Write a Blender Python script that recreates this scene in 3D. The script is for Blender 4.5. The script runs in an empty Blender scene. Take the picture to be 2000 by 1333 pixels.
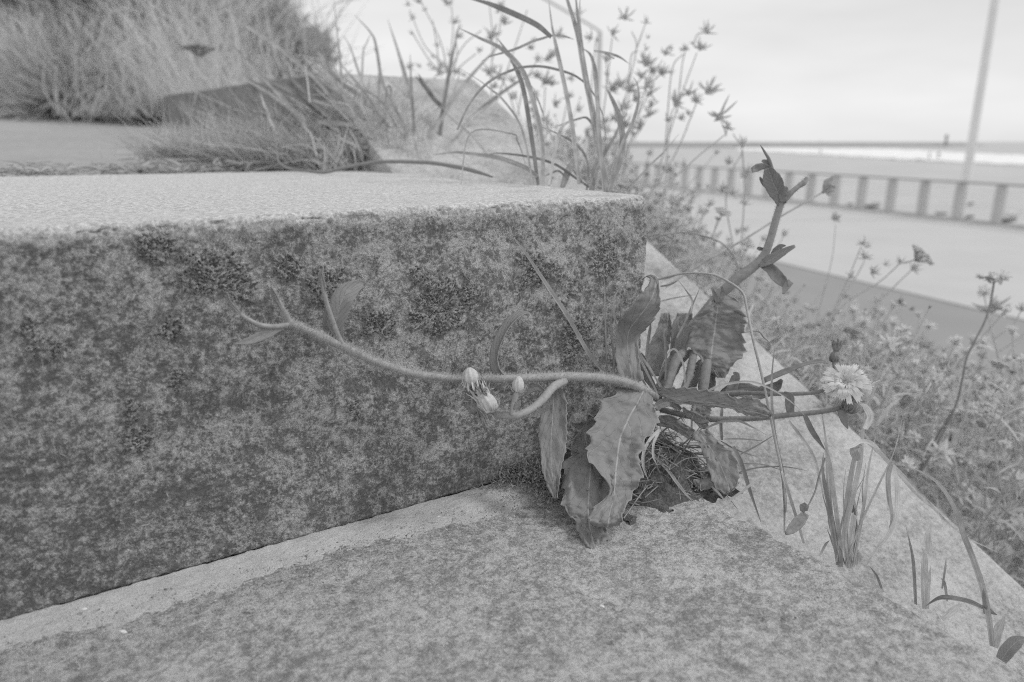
import bpy, math, random
import numpy as np
from mathutils import Vector, Matrix, noise as mnoise

# ------------------------------------------------------------------ camera, sky, sun
SC = bpy.context.scene
CZ = 2.2                      # eye height over the promenade
F = 1421.0                    # focal length in pixels of a 2000 px wide picture
PITCH = math.radians(15.36)
CAM = np.array([0.0, 0.0, CZ])
cam = bpy.data.cameras.new("camera")
cam.sensor_width = 36.0
cam.lens = 36.0 * F / 2000.0
cam.clip_start = 0.02
cam.clip_end = 6000
cam.dof.use_dof = True
cam.dof.focus_distance = 0.465
cam.dof.aperture_fstop = 6.6
camo = bpy.data.objects.new("camera", cam)
SC.collection.objects.link(camo)
camo.location = CAM
camo.rotation_euler = (math.radians(90) - PITCH, 0, 0)
SC.camera = camo

SUN_EL, SUN_AZ = math.radians(47), math.radians(86)     # azimuth measured from +Y towards +X
w = bpy.data.worlds.new("World")
SC.world = w
w.use_nodes = True
nt = w.node_tree
for n in list(nt.nodes):
    nt.nodes.remove(n)
def N(tree, typ, **kw):
    n = tree.nodes.new(typ)
    for k, v in kw.items():
        if k in n.inputs:
            n.inputs[k].default_value = v
        else:
            setattr(n, k, v)
    return n
sky = N(nt, 'ShaderNodeTexSky')
sky.sky_type = 'NISHITA'
sky.sun_disc = False
sky.sun_elevation = SUN_EL
sky.sun_rotation = SUN_AZ
bw = N(nt, 'ShaderNodeRGBToBW')
nt.links.new(sky.outputs[0], bw.inputs[0])
tc = N(nt, 'ShaderNodeTexCoord')
mp = N(nt, 'ShaderNodeMapping')
mp.inputs['Scale'].default_value = (1.0, 1.0, 4.5)
mp.inputs['Rotation'].default_value = (0.12, 0.1, 0)
nt.links.new(tc.outputs['Generated'], mp.inputs[0])
cn = N(nt, 'ShaderNodeTexNoise', Scale=2.2, Detail=5.0, Roughness=0.5)
nt.links.new(mp.outputs[0], cn.inputs['Vector'])
cr = N(nt, 'ShaderNodeMapRange')
cr.inputs['From Min'].default_value = 0.3
cr.inputs['From Max'].default_value = 0.7
cr.inputs['To Min'].default_value = 7.05
cr.inputs['To Max'].default_value = 8.9
nt.links.new(cn.outputs['Fac'], cr.inputs[0])
mx = N(nt, 'ShaderNodeMix')
mx.data_type = 'FLOAT'
mx.inputs[0].default_value = 0.88
nt.links.new(bw.outputs[0], mx.inputs[2])
nt.links.new(cr.outputs[0], mx.inputs[3])
bg = N(nt, 'ShaderNodeBackground', Strength=0.1)
nt.links.new(mx.outputs[0], bg.inputs[0])
wo = N(nt, 'ShaderNodeOutputWorld')
nt.links.new(bg.outputs[0], wo.inputs[0])

sl = bpy.data.lights.new("sun", 'SUN')
sl.energy = 1.25
sl.angle = math.radians(11)
slo = bpy.data.objects.new("sun", sl)
SC.collection.objects.link(slo)
sdir = Vector((math.sin(SUN_AZ) * math.cos(SUN_EL), math.cos(SUN_AZ) * math.cos(SUN_EL), math.sin(SUN_EL)))
slo.rotation_euler = sdir.to_track_quat('Z', 'Y').to_euler()
slo.location = (3, 3, 8)
SC.view_settings.view_transform = 'Standard'
SC.view_settings.look = 'None'
SC.view_settings.exposure = 0.13
SC.view_settings.gamma = 1.0
SC.cycles.max_bounces = 6
SC.cycles.transparent_max_bounces = 6
SC.cycles.use_denoising = False
SC.cycles.filter_width = 1.05

# ------------------------------------------------------------------ helpers
RND = random.Random(7)
cp, sp = math.cos(PITCH), math.sin(PITCH)
def ray(x, y):
    a = (x - 1000) / F
    b = (666.5 - y) / F
    return np.array([a, cp + b * sp, -sp + b * cp])
def P(x, y, d):
    return CAM + ray(x, y) * d
TH = math.radians(57.9)
VX = np.array([math.sin(TH), math.cos(TH), 0])       # along the steps
VS = np.array([-math.cos(TH), math.sin(TH), 0])      # up the stairs
UZ = np.array([0, 0, 1.0])
ROTZ = math.radians(90) - TH
def S(v, s, z):                                       # stair frame, z relative to the eye
    return CAM + VX * v + VS * s + UZ * z
def hz(x, y, z):                                      # where a sight line meets a level z (relative to the eye)
    r = ray(x, y)
    return CAM + r * (z / r[2])
def fdepth(x, y, s=0.4):                              # depth of the block's front face
    return s / float(ray(x, y) @ VS)
def sdepth(x, y, z=-0.232):
    return z / ray(x, y)[2]

def catmull(pts, n):
    p = np.array(pts, float)
    if len(p) < 3:
        t = np.linspace(0, 1, n)[:, None]
        return p[0] * (1 - t) + p[-1] * t
    q = np.vstack([2 * p[0] - p[1], p, 2 * p[-1] - p[-2]])
    m = len(p) - 1
    out = []
    for t in np.linspace(0, m, n):
        i = min(int(t), m - 1)
        f = t - i
        a, b, c, d = q[i], q[i + 1], q[i + 2], q[i + 3]
        out.append(0.5 * ((2 * b) + (c - a) * f + (2 * a - 5 * b + 4 * c - d) * f * f + (3 * b - a - 3 * c + d) * f ** 3))
    return np.array(out)

class MB:
    def __init__(self):
        self.v = []; self.f = []; self.uv = []
    def add(self, vs, fs, uvs=None):
        o = len(self.v)
        self.v.extend([tuple(map(float, x)) for x in vs])
        self.f.extend([tuple(i + o for i in f) for f in fs])
        if uvs is None:
            uvs = [(0.25, 0.5)] * len(vs)
        self.uv.extend(uvs)
    def grid(self, G, UV=None, close=False):
        n, m = len(G), len(G[0])
        vs = [p for row in G for p in row]
        fs = []
        for i in range(n - 1):
            for j in range(m - (0 if close else 1)):
                k = (j + 1) % m
                fs.append((i * m + j, i * m + k, (i + 1) * m + k, (i + 1) * m + j))
        if UV is None:
            UV = [(i / max(1, n - 1), j / max(1, m - 1)) for i in range(n) for j in range(m)]
        self.add(vs, fs, UV)
    def tube(self, pts, rad, sides=6, cap=True):
        p = np.array(pts, float)
        n = len(p)
        if np.isscalar(rad):
            rad = [rad] * n
        T = np.gradient(p, axis=0)
        T /= (np.linalg.norm(T, axis=1)[:, None] + 1e-12)
        a = np.cross(T[0], [0, 0, 1.0])
        if np.linalg.norm(a) < .1:
            a = np.cross(T[0], [1.0, 0, 0])
        a /= np.linalg.norm(a)
        G = []
        for i in range(n):
            a = a - T[i] * (a @ T[i])
            a /= (np.linalg.norm(a) + 1e-12)
            b = np.cross(T[i], a)
            G.append([p[i] + rad[i] * (math.cos(q) * a + math.sin(q) * b) for q in [2 * math.pi * k / sides for k in range(sides)]])
        self.grid(G, close=True)
        if cap:
            for e, r in ((0, G[0]), (-1, G[-1])):
                c = p[e] + (T[e] * rad[e] * (.6 if e == -1 else -.6))
                vs = [c] + list(r)
                self.add(vs, [(0, 1 + k, 1 + (k + 1) % sides) if e == -1 else (0, 1 + (k + 1) % sides, 1 + k) for k in range(sides)])
    def strip(self, pts, wid, twist=0.0, twist1=None, fold=0.25, face=None):
        """a blade: three points across, folded along its middle"""
        p = np.array(pts, float)
        n = len(p)
        if np.isscalar(wid):
            wid = [wid] * n
        T = np.gradient(p, axis=0)
        T /= (np.linalg.norm(T, axis=1)[:, None] + 1e-12)
        if twist1 is None:
            twist1 = twist
        G = []
        for i in range(n):
            fc = (CAM - p[i]) if face is None else np.array(face, float)
            s = np.cross(T[i], fc)
            s /= (np.linalg.norm(s) + 1e-12)
            nn = np.cross(s, T[i])
            q = twist + (twist1 - twist) * i / (n - 1)
            a = s * math.cos(q) + nn * math.sin(q)
            b = -s * math.sin(q) + nn * math.cos(q)
            G.append([p[i] - a * wid[i], p[i] - b * wid[i] * fold, p[i] + a * wid[i]])
        self.grid(G)
    def ball(self, c, r, k=8, m=5, ax=None, jit=0):
        c = np.array(c, float)
        r = np.array([r, r, r]) if np.isscalar(r) else np.array(r)
        G = []
        if ax is None:
            R = np.eye(3)
        else:
            z = np.array(ax, float); z /= np.linalg.norm(z)
            x = np.cross(z, [0.3, 0.9, 0.2]); x /= np.linalg.norm(x)
            R = np.stack([x, np.cross(z, x), z], axis=1)
        for i in range(m + 1):
            t = math.pi * i / m
            G.append([c + R @ (np.array([math.sin(t) * math.cos(q), math.sin(t) * math.sin(q), -math.cos(t)]) * r * (1 + RND.uniform(-jit, jit))) for q in [2 * math.pi * j / k for j in range(k)]])
        self.grid(G, close=True)
    def box(self, lo, hi, frame=None):
        x0, y0, z0 = lo; x1, y1, z1 = hi
        v = [(x0, y0, z0), (x1, y0, z0), (x1, y1, z0), (x0, y1, z0), (x0, y0, z1), (x1, y0, z1), (x1, y1, z1), (x0, y1, z1)]
        if frame:
            v = [frame(*q) for q in v]
        self.add(v, [(0, 3, 2, 1), (4, 5, 6, 7), (0, 1, 5, 4), (1, 2, 6, 5), (2, 3, 7, 6), (3, 0, 4, 7)])
    def build(self, name, mat, parent=None, smooth=True, loc=None):
        off = np.zeros(3)
        q = parent
        while q is not None:
            off += np.array(q.location); q = q.parent
        if loc is not None:
            off = off + np.array(loc, float) if parent is not None else np.array(loc, float)
        me = bpy.data.meshes.new(name)
        V = np.array(self.v) - off
        me.from_pydata(V.tolist(), [], self.f)
        uvl = me.uv_layers.new(name="uv")
        idx = np.zeros(len(me.loops), dtype=np.int32)
        me.loops.foreach_get("vertex_index", idx)
        uvl.data.foreach_set("uv", np.array(self.uv, dtype=np.float32)[idx].ravel())
        me.polygons.foreach_set("use_smooth", [smooth] * len(me.polygons))
        me.materials.append(mat)
        o = bpy.data.objects.new(name, me)
        SC.collection.objects.link(o)
        if parent is not None:
            o.parent = parent
            if loc is not None:
                o.location = loc
        elif loc is not None:
            o.location = loc
        return o

def tag(o, label=None, cat=None, group=None, kind=None):
    if label: o["label"] = label
    if cat: o["category"] = cat
    if group: o["group"] = group
    if kind: o["kind"] = kind
    return o
def empty(name, loc, label, cat, group=None):
    o = bpy.data.objects.new(name, None)
    o.empty_display_size = 0.05
    SC.collection.objects.link(o)
    o.location = tuple(map(float, loc))
    return tag(o, label, cat, group)

# vectorised value noise
def _h(i, j, k, sd):
    n = (i * 374761393 + j * 668265263 + k * 1274126177 + sd * 974711) & 0xffffffff
    n = ((n ^ (n >> 13)) * 1274126177) & 0xffffffff
    return ((n ^ (n >> 16)) & 0xffff) / 65535.0
def vnoise(p, sd=0):
    i = np.floor(p).astype(np.int64)
    f = p - i
    f = f * f * (3 - 2 * f)
    r = 0
    for a in (0, 1):
        for b in (0, 1):
            for c in (0, 1):
                wgt = (f[:, 0] if a else 1 - f[:, 0]) * (f[:, 1] if b else 1 - f[:, 1]) * (f[:, 2] if c else 1 - f[:, 2])
                r = r + wgt * _h(i[:, 0] + a, i[:, 1] + b, i[:, 2] + c, sd)
    return r
def fbm(p, sc, octv=4, sd=0, rough=0.55):
    r = 0; amp = 1; tot = 0
    for o in range(octv):
        r = r + amp * vnoise(p * sc * 2 ** o + 17.3 * o, sd + o)
        tot += amp
        amp *= rough
    return r / tot

# ------------------------------------------------------------------ materials (a monochrome photograph: greys only)
def g(v):
    return (v, v, v, 1)
class MT:
    def __init__(self, name, rough=0.8, spec=0.25):
        m = bpy.data.materials.new(name)
        m.use_nodes = True
        self.m = m
        self.t = m.node_tree
        self.b = self.t.nodes['Principled BSDF']
        self.b.inputs['Roughness'].default_value = rough
        self.b.inputs['Specular IOR Level'].default_value = spec
        self.co = N(self.t, 'ShaderNodeTexCoord').outputs['Object']
        self.uv = None
    def L(self, a, b):
        self.t.links.new(a, b)
    def noise(self, sc, det=5, rough=0.6, dist=0.0, vec=None):
        n = N(self.t, 'ShaderNodeTexNoise', Scale=sc, Detail=det, Roughness=rough, Distortion=dist)
        self.L(vec if vec is not None else self.co, n.inputs['Vector'])
        return n.outputs['Fac']
    def voro(self, sc, feat='F1', rnd=1.0, vec=None):
        n = N(self.t, 'ShaderNodeTexVoronoi', Scale=sc, Randomness=rnd)
        n.feature = feat
        self.L(vec if vec is not None else self.co, n.inputs['Vector'])
        return n.outputs['Distance']
    def ramp(self, x, stops):
        n = N(self.t, 'ShaderNodeValToRGB')
        e = n.color_ramp.elements
        while len(e) < len(stops):
            e.new(0.5)
        for k, (p, v) in enumerate(stops):
            e[k].position = p
            e[k].color = g(v)
        self.L(x, n.inputs[0])
        return n.outputs[0]
    def math(self, op, a, b=0.0, c=None):
        n = N(self.t, 'ShaderNodeMath')
        n.operation = op
        for k, q in enumerate((a, b, c)):
            if q is None: continue
            if isinstance(q, (int, float)):
                n.inputs[k].default_value = q
            else:
                self.L(q, n.inputs[k])
        return n.outputs[0]
    def mix(self, f, a, b):
        n = N(self.t, 'ShaderNodeMix')
        n.data_type = 'FLOAT'
        for k, q in ((0, f), (2, a), (3, b)):
            if isinstance(q, (int, float)):
                n.inputs[k].default_value = q
            else:
                self.L(q, n.inputs[k])
        return n.outputs[0]
    def attr(self, nm):
        n = N(self.t, 'ShaderNodeAttribute')
        n.attribute_name = nm
        return n.outputs['Fac']
    def sep(self):
        n = N(self.t, 'ShaderNodeSeparateXYZ')
        self.L(self.co, n.inputs[0])
        return n.outputs
    def uvs(self):
        n = N(self.t, 'ShaderNodeSeparateXYZ')
        t = N(self.t, 'ShaderNodeTexCoord')
        self.L(t.outputs['UV'], n.inputs[0])
        return n.outputs
    def color(self, c):
        if isinstance(c, (int, float)):
            self.b.inputs['Base Color'].default_value = g(c)
        else:
            self.L(c, self.b.inputs['Base Color'])
        return self
    def bump(self, h, dist, strength=1.0):
        n = N(self.t, 'ShaderNodeBump', Strength=strength, Distance=dist)
        self.L(h, n.inputs['Height'])
        self.L(n.outputs[0], self.b.inputs['Normal'])
        return self
    def thin(self, k=0.25, val=0.4):
        """lets part of the light through, as leaves and blades do"""
        tr = N(self.t, 'ShaderNodeBsdfTranslucent')
        src = self.b.inputs['Base Color']
        if src.is_linked:
            self.L(src.links[0].from_socket, tr.inputs[0])
        else:
            tr.inputs[0].default_value = g(val)
        ms = N(self.t, 'ShaderNodeMixShader')
        ms.inputs[0].default_value = k
        self.L(self.b.outputs[0], ms.inputs[1])
        self.L(tr.outputs[0], ms.inputs[2])
        self.L(ms.outputs[0], self.t.nodes['Material Output'].inputs[0])
        return self

def simple(name, lo, hi, sc, rough=0.8, det=4, bump=0.0, thin=0, spec=0.2):
    m = MT(name, rough, spec)
    n = m.noise(sc, det, 0.6)
    m.color(m.ramp(n, [(0.3, lo), (0.7, hi)]))
    if bump:
        m.bump(n, bump)
    if thin:
        m.thin(thin)
    return m.m

# lichen covered granite block
def lichen_mat():
    m = MT("lichen_granite", 0.9, 0.12)
    big = m.noise(34, 5, 0.65)
    med = m.noise(125, 9, 0.78, 0.15)
    fine = m.noise(430, 7, 0.82, 0.2)
    vor = m.voro(330)
    v2 = m.voro(900)
    mixn = m.math('ADD', m.math('MULTIPLY', med, 0.50), m.math('MULTIPLY', fine, 0.50))
    mixn = m.math('ADD', mixn, m.math('MULTIPLY', m.math('SUBTRACT', big, 0.5), 0.26))
    zz = m.sep()[2]
    # damp, darker growth low on the face, thinner towards the top
    low = m.math('MULTIPLY', m.math('SUBTRACT', zz, 0.06), 0.10)
    xx = m.sep()[0]
    mixn = m.math('ADD', mixn, low)
    mixn = m.math('ADD', mixn, m.math('MULTIPLY', m.math('SUBTRACT', xx, 0.17), 0.07))
    face = m.ramp(mixn, [(0.43, 0.17), (0.468, 0.235), (0.495, 0.36), (0.52, 0.49), (0.58, 0.66)])
    face = m.math('MULTIPLY', face, m.mix(m.ramp(vor, [(0.0, 1.0), (0.35, 0.0)]), 1.0, 1.15))
    # smooth dark films between the crusts, and paler powdery crusts
    film = m.ramp(m.noise(60, 7, 0.72, 0.3), [(0.545, 0.0), (0.575, 1.0)])
    face = m.mix(m.math('MULTIPLY', film, 0.75), face, m.ramp(fine, [(0.4, 0.17), (0.6, 0.235)]))
    powder = m.ramp(m.noise(85, 7, 0.75, 0.2), [(0.57, 0.0), (0.61, 1.0)])
    face = m.mix(m.math('MULTIPLY', powder, 0.6), face, m.ramp(fine, [(0.42, 0.38), (0.58, 0.60)]))
    speck = m.ramp(v2, [(0.0, 1.0), (0.10, 0.0)])
    sm = m.math('MULTIPLY', speck, m.ramp(m.noise(300, 3), [(0.55, 0), (0.62, 1)]))
    face = m.mix(m.math('MULTIPLY', sm, 0.5), face, 0.6)
    dk = m.ramp(m.noise(1150, 3, 0.7), [(0.52, 0.0), (0.60, 1.0)])
    face = m.mix(m.math('MULTIPLY', dk, 0.45), face, 0.12)
    li = m.attr("crust")
    lic = m.ramp(fine, [(0.44, 0.22), (0.5, 0.40), (0.56, 0.56)])
    face = m.mix(m.math('MULTIPLY', li, 0.6), face, lic)
    pit = m.attr("crack")
    face = m.mix(pit, face, 0.12)
    # clean pale top, worn rim
    topn = m.noise(380, 6, 0.8)
    top = m.ramp(topn, [(0.40, 0.38), (0.5, 0.56), (0.60, 0.74)])
    mot = m.ramp(m.noise(38, 5, 0.65), [(0.5, 0.0), (0.68, 1.0)])
    xr = m.ramp(xx, [(0.12, 0.0), (0.30, 1.0)])
    top = m.mix(m.math('MULTIPLY', mot, m.math('MULTIPLY', xr, 0.45)), top, 0.30)
    rim = m.math('ADD', zz, m.math('MULTIPLY', m.math('SUBTRACT', m.noise(170, 6, 0.75), 0.5), 0.018))
    rimf = m.ramp(rim, [(0.1855, 0.0), (0.1885, 1.0)])
    m.color(m.mix(rimf, face, top))
    hgt = m.math('ADD', m.math('MULTIPLY', med, 0.8), m.math('MULTIPLY', fine, 0.6))
    hgt = m.math('ADD', hgt, m.math('MULTIPLY', m.noise(1500, 3, 0.7), 0.25))
    m.bump(m.mix(rimf, hgt, m.math('MULTIPLY', topn, 0.35)), 0.003, 1.0)
    return m.m
def slab_mat():
    m = MT("mottled_granite", 0.9, 0.15)
    a = m.noise(26, 5, 0.62, 0.4)
    b = m.noise(150, 9, 0.80, 0.2)
    c = m.noise(620, 6, 0.85)
    x = m.math('ADD', m.math('MULTIPLY', a, 0.17), m.math('ADD', m.math('MULTIPLY', b, 0.43), m.math('MULTIPLY', c, 0.40)))
    col = m.ramp(x, [(0.445, 0.30), (0.48, 0.42), (0.51, 0.56), (0.555, 0.74)])
    sp_ = m.ramp(m.voro(420), [(0.0, 1.0), (0.2, 0.0)])
    msk = m.ramp(m.noise(45, 4, 0.7), [(0.46, 0.0), (0.54, 1.0)])
    col = m.mix(m.math('MULTIPLY', m.math('MULTIPLY', sp_, msk), 0.7), col, 0.15)
    pale = m.ramp(m.voro(48), [(0.0, 1.0), (0.13, 0.0)])
    pm = m.ramp(m.noise(20, 2), [(0.56, 0.0), (0.62, 1.0)])
    col = m.mix(m.math('MULTIPLY', m.math('MULTIPLY', pale, pm), 0.5), col, 0.62)
    dk = m.math('MULTIPLY', m.ramp(m.noise(1000, 3, 0.7), [(0.54, 0.0), (0.60, 1.0)]), m.ramp(b, [(0.42, 1.0), (0.54, 0.25)]))
    col = m.mix(m.math('MULTIPLY', dk, 0.6), col, 0.16)
    m.color(col)
    h = m.math('ADD', m.math('MULTIPLY', b, 0.8), m.math('MULTIPLY', c, 0.7))
    m.bump(h, 0.003, 0.9)
    return m.m
def cheek_mat():
    m = MT("pale_granite", 0.9, 0.15)
    b = m.noise(190, 8, 0.82, 0.2)
    c = m.noise(800, 4, 0.8)
    a = m.noise(14, 3, 0.6)
    x = m.math('ADD', m.math('MULTIPLY', a, 0.25), m.math('ADD', m.math('MULTIPLY', b, 0.5), m.math('MULTIPLY', c, 0.25)))
    col = m.ramp(x, [(0.41, 0.24), (0.465, 0.38), (0.51, 0.50), (0.58, 0.64)])
    st = m.ramp(m.noise(16, 6, 0.7), [(0.4, 0.17), (0.6, 0.34)])
    inner = m.ramp(m.sep()[0], [(0.3665, 1.0), (0.3690, 0.0)])
    up = m.ramp(m.math('MULTIPLY', m.sep()[1], 0.5), [(0.526, 0.0), (0.533, 1.0)])
    m.color(m.mix(m.math('MULTIPLY', inner, up), col, st))
    m.bump(m.math('ADD', b, c), 0.0016, 0.8)
    return m.m
def sand_mat(name, lo, hi, sc=900, bmp=0.0008):
    m = MT(name, 0.95, 0.1)
    x = m.noise(sc, 4, 0.8)
    y = m.noise(sc / 18, 4, 0.6)
    z = m.math('ADD', m.math('MULTIPLY', x, 0.75), m.math('MULTIPLY', y, 0.25))
    m.color(m.ramp(z, [(0.42, lo), (0.58, hi)]))
    m.bump(x, bmp, 0.7)
    return m.m
def leaf_mat(name, lo, hi, vein, thin=0.2, rough=0.62, spec=0.3):
    m = MT(name, rough, spec)
    uv = m.uvs()
    n1 = m.noise(90, 4, 0.6)
    n2 = m.noise(900, 3, 0.7)
    base = m.ramp(m.math('ADD', m.math('MULTIPLY', n1, 0.7), m.math('MULTIPLY', n2, 0.3)), [(0.33, lo), (0.66, hi)])
    d = m.math('ABSOLUTE', m.math('SUBTRACT', uv[1], 0.5))
    rib = m.ramp(d, [(0.006, 1.0), (0.02, 0.0)])
    # side veins slant away from the midrib
    w_ = m.math('ADD', m.math('ADD', m.math('MULTIPLY', uv[0], 9.0), m.math('MULTIPLY', d, -5.0)), m.math('MULTIPLY', m.noise(110, 3, 0.6), 0.9))
    sv = m.math('ABSOLUTE', m.math('SUBTRACT', m.math('FRACT', w_), 0.5))
    svr = m.math('MULTIPLY', m.ramp(sv, [(0.0, 1.0), (0.06, 0.0)]), 0.42)
    col = m.mix(m.math('MAXIMUM', rib, svr), base, vein)
    edge = m.ramp(d, [(0.482, 0.0), (0.496, 0.55)])
    col = m.mix(edge, col, vein)
    blot = m.ramp(m.noise(170, 5, 0.7), [(0.54, 0.0), (0.66, 1.0)])
    col = m.mix(m.math('MULTIPLY', blot, 0.15), col, lo * 0.75)
    spk = m.math('MULTIPLY', m.ramp(m.voro(620), [(0.0, 1.0), (0.16, 0.0)]), m.ramp(m.noise(50, 3), [(0.50, 0), (0.58, 1)]))
    col = m.mix(m.math('MULTIPLY', spk, 0.6), col, 0.55)
    m.color(col)
    h = m.math('ADD', m.math('MULTIPLY', svr, -1.5), m.math('MULTIPLY', n2, 0.6))
    m.bump(m.math('ADD', h, m.math('MULTIPLY', n1, 0.6)), 0.0007, 0.7)
    if thin:
        m.thin(thin)
    return m.m

def grass_mat(name, lo, hi, thin):
    m = MT(name, 0.6, 0.25)
    t = N(m.t, 'ShaderNodeTexCoord')
    mp_ = N(m.t, 'ShaderNodeMapping')
    mp_.inputs['Scale'].default_value = (3.0, 9.0, 1.0)
    m.L(t.outputs['UV'], mp_.inputs[0])
    oi = N(m.t, 'ShaderNodeObjectInfo')
    cb = N(m.t, 'ShaderNodeCombineXYZ')
    m.L(m.math('MULTIPLY', oi.outputs['Random'], 40.0), cb.inputs[0])
    m.L(cb.outputs[0], mp_.inputs['Location'])
    n = m.noise(1.0, 4, 0.7, 0, mp_.outputs[0])
    n2 = m.noise(70, 4, 0.6)
    x = m.math('ADD', m.math('MULTIPLY', n, 0.6), m.math('MULTIPLY', n2, 0.4))
    x = m.math('ADD', x, m.math('MULTIPLY', m.math('SUBTRACT', oi.outputs['Random'], 0.5), 0.10))
    mid = (lo + hi) / 2
    m.color(m.ramp(x, [(0.38, lo * 0.85), (0.46, lo), (0.55, hi), (0.64, min(0.9, hi * 1.15))]))
    m.bump(n, 0.0004, 0.6)
    m.thin(thin)
    return m.m

M = {}
M['block'] = lichen_mat()
M['slab'] = slab_mat()
M['cheek'] = cheek_mat()
M['sandfine'] = sand_mat("dry_sand", 0.46, 0.66, 1100, 0.0016)
M['leaf'] = leaf_mat("oxtongue_leaf", 0.26, 0.35, 0.50)
M['leafdark'] = leaf_mat("dark_leaf", 0.25, 0.34, 0.45)  # slightly darker leaf colour, used for some leaves of the weed
M['leafpale'] = leaf_mat("pale_leaf", 0.33, 0.42, 0.50, 0.3)
M['deadleaf'] = simple("withered_leaf", 0.20, 0.40, 160, 0.9, 5, 0.0008, 0.1)
M['stem'] = simple("hairy_stem", 0.30, 0.42, 300, 0.7, 4, 0.0003)
M['stemmid'] = simple("grey_stem", 0.27, 0.36, 300, 0.75, 4, 0.0003)
M['stemdark'] = simple("brown_stem", 0.21, 0.30, 300, 0.75, 4, 0.0003)
M['hair'] = simple("plant_hair", 0.55, 0.7, 100, 0.6, 2, 0, 0.3)
M['bud'] = simple("bud_skin", 0.52, 0.72, 500, 0.7, 3, 0.0003, 0.15)
M['petal'] = simple("pale_petal", 0.68, 0.80, 250, 0.6, 3, 0, 0.3)
M['grass'] = grass_mat("grass_blade", 0.25, 0.38, 0.25)
M['grasspale'] = grass_mat("dry_grass", 0.54, 0.72, 0.35)
M['grassmid'] = grass_mat("faded_grass", 0.36, 0.54, 0.25)
M['weed'] = simple("weed_stem", 0.58, 0.70, 60, 0.7, 2, 0, 0.4)
M['weedpale'] = simple("pale_weed", 0.66, 0.80, 60, 0.7, 2, 0, 0.4)
M['head'] = simple("seed_head", 0.66, 0.82, 90, 0.8, 3, 0, 0.6)
M['headpale'] = simple("pale_flower_head", 0.72, 0.86, 90, 0.7, 3, 0, 0.45)
M['soil'] = simple("dark_soil", 0.07, 0.18, 500, 0.95, 5, 0.002)
M['root'] = simple("root_fibre", 0.15, 0.34, 200, 0.9, 3, 0)
M['moss'] = simple("dry_moss", 0.26, 0.42, 700, 0.95, 5, 0.0015)
M['chip'] = simple("white_chip", 0.7, 0.8, 50, 0.7)
M['shrubdark'] = simple("dark_foliage", 0.16, 0.26, 3, 0.7, 3, 0, 0.35)
M['shrubmid'] = simple("grey_foliage", 0.44, 0.58, 3, 0.75, 3, 0, 0.45)
M['shrubpale'] = simple("feathery_foliage", 0.70, 0.84, 3, 0.75, 3, 0, 0.5)
M['bark'] = simple("bark", 0.10, 0.2, 40, 0.9, 4, 0.003)

# ------------------------------------------------------------------ numpy surfaces for the stones
def surf(name, verts, quads, mat, attrs, parent=None, loc=None, rotz=0.0):
    me = bpy.data.meshes.new(name)
    nv, nf = len(verts), len(quads)
    me.vertices.add(nv)
    me.vertices.foreach_set("co", verts.astype(np.float32).ravel())
    me.loops.add(nf * 4)
    me.loops.foreach_set("vertex_index", quads.astype(np.int32).ravel())
    me.polygons.add(nf)
    me.polygons.foreach_set("loop_start", np.arange(0, nf * 4, 4, dtype=np.int32))
    me.update(calc_edges=True)
    me.polygons.foreach_set("use_smooth", np.ones(nf, dtype=bool))
    for k, a in attrs.items():
        at = me.attributes.new(k, 'FLOAT', 'POINT')
        at.data.foreach_set("value", a.astype(np.float32))
    me.materials.append(mat)
    me.validate()
    o = bpy.data.objects.new(name, me)
    SC.collection.objects.link(o)
    if parent: o.parent = parent
    if loc is not None: o.location = tuple(map(float, loc))
    o.rotation_euler = (0, 0, rotz)
    return o
def axis(*seg):
    out = []
    for a, b, n in seg:
        out += list(np.linspace(a, b, n, endpoint=False))
    out.append(seg[-1][1])
    return np.array(out)
def rbox(X, Y, Z, r):
    """surface points of a box with rounded edges, one grid per face; returns points, normals, quads"""
    lo = np.array([X[0], Y[0], Z[0]]); hi = np.array([X[-1], Y[-1], Z[-1]])
    PV = []; Q = []; off = 0
    def face(A, B, ax, val, flip):
        nonlocal off
        a, b = np.meshgrid(A, B, indexing='ij')
        p = np.zeros(a.shape + (3,))
        oth = [k for k in range(3) if k != ax]
        p[..., oth[0]] = a; p[..., oth[1]] = b; p[..., ax] = val
        n, m = a.shape
        i = np.arange(n * m).reshape(n, m)
        q = np.stack([i[:-1, :-1], i[1:, :-1], i[1:, 1:], i[:-1, 1:]], -1).reshape(-1, 4)
        if flip: q = q[:, ::-1]
        PV.append(p.reshape(-1, 3)); Q.append(q + off); off += n * m
    face(X, Z, 1, lo[1], False); face(X, Z, 1, hi[1], True)
    face(X, Y, 2, hi[2], False); face(X, Y, 2, lo[2], True)
    face(Y, Z, 0, hi[0], False); face(Y, Z, 0, lo[0], True)
    p = np.vstack(PV); q = np.vstack(Q)
    c = np.clip(p, lo + r, hi - r)
    d = p - c
    ln = np.linalg.norm(d, axis=1)[:, None] + 1e-9
    nrm = d / ln
    return c + nrm * r, nrm, q

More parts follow.
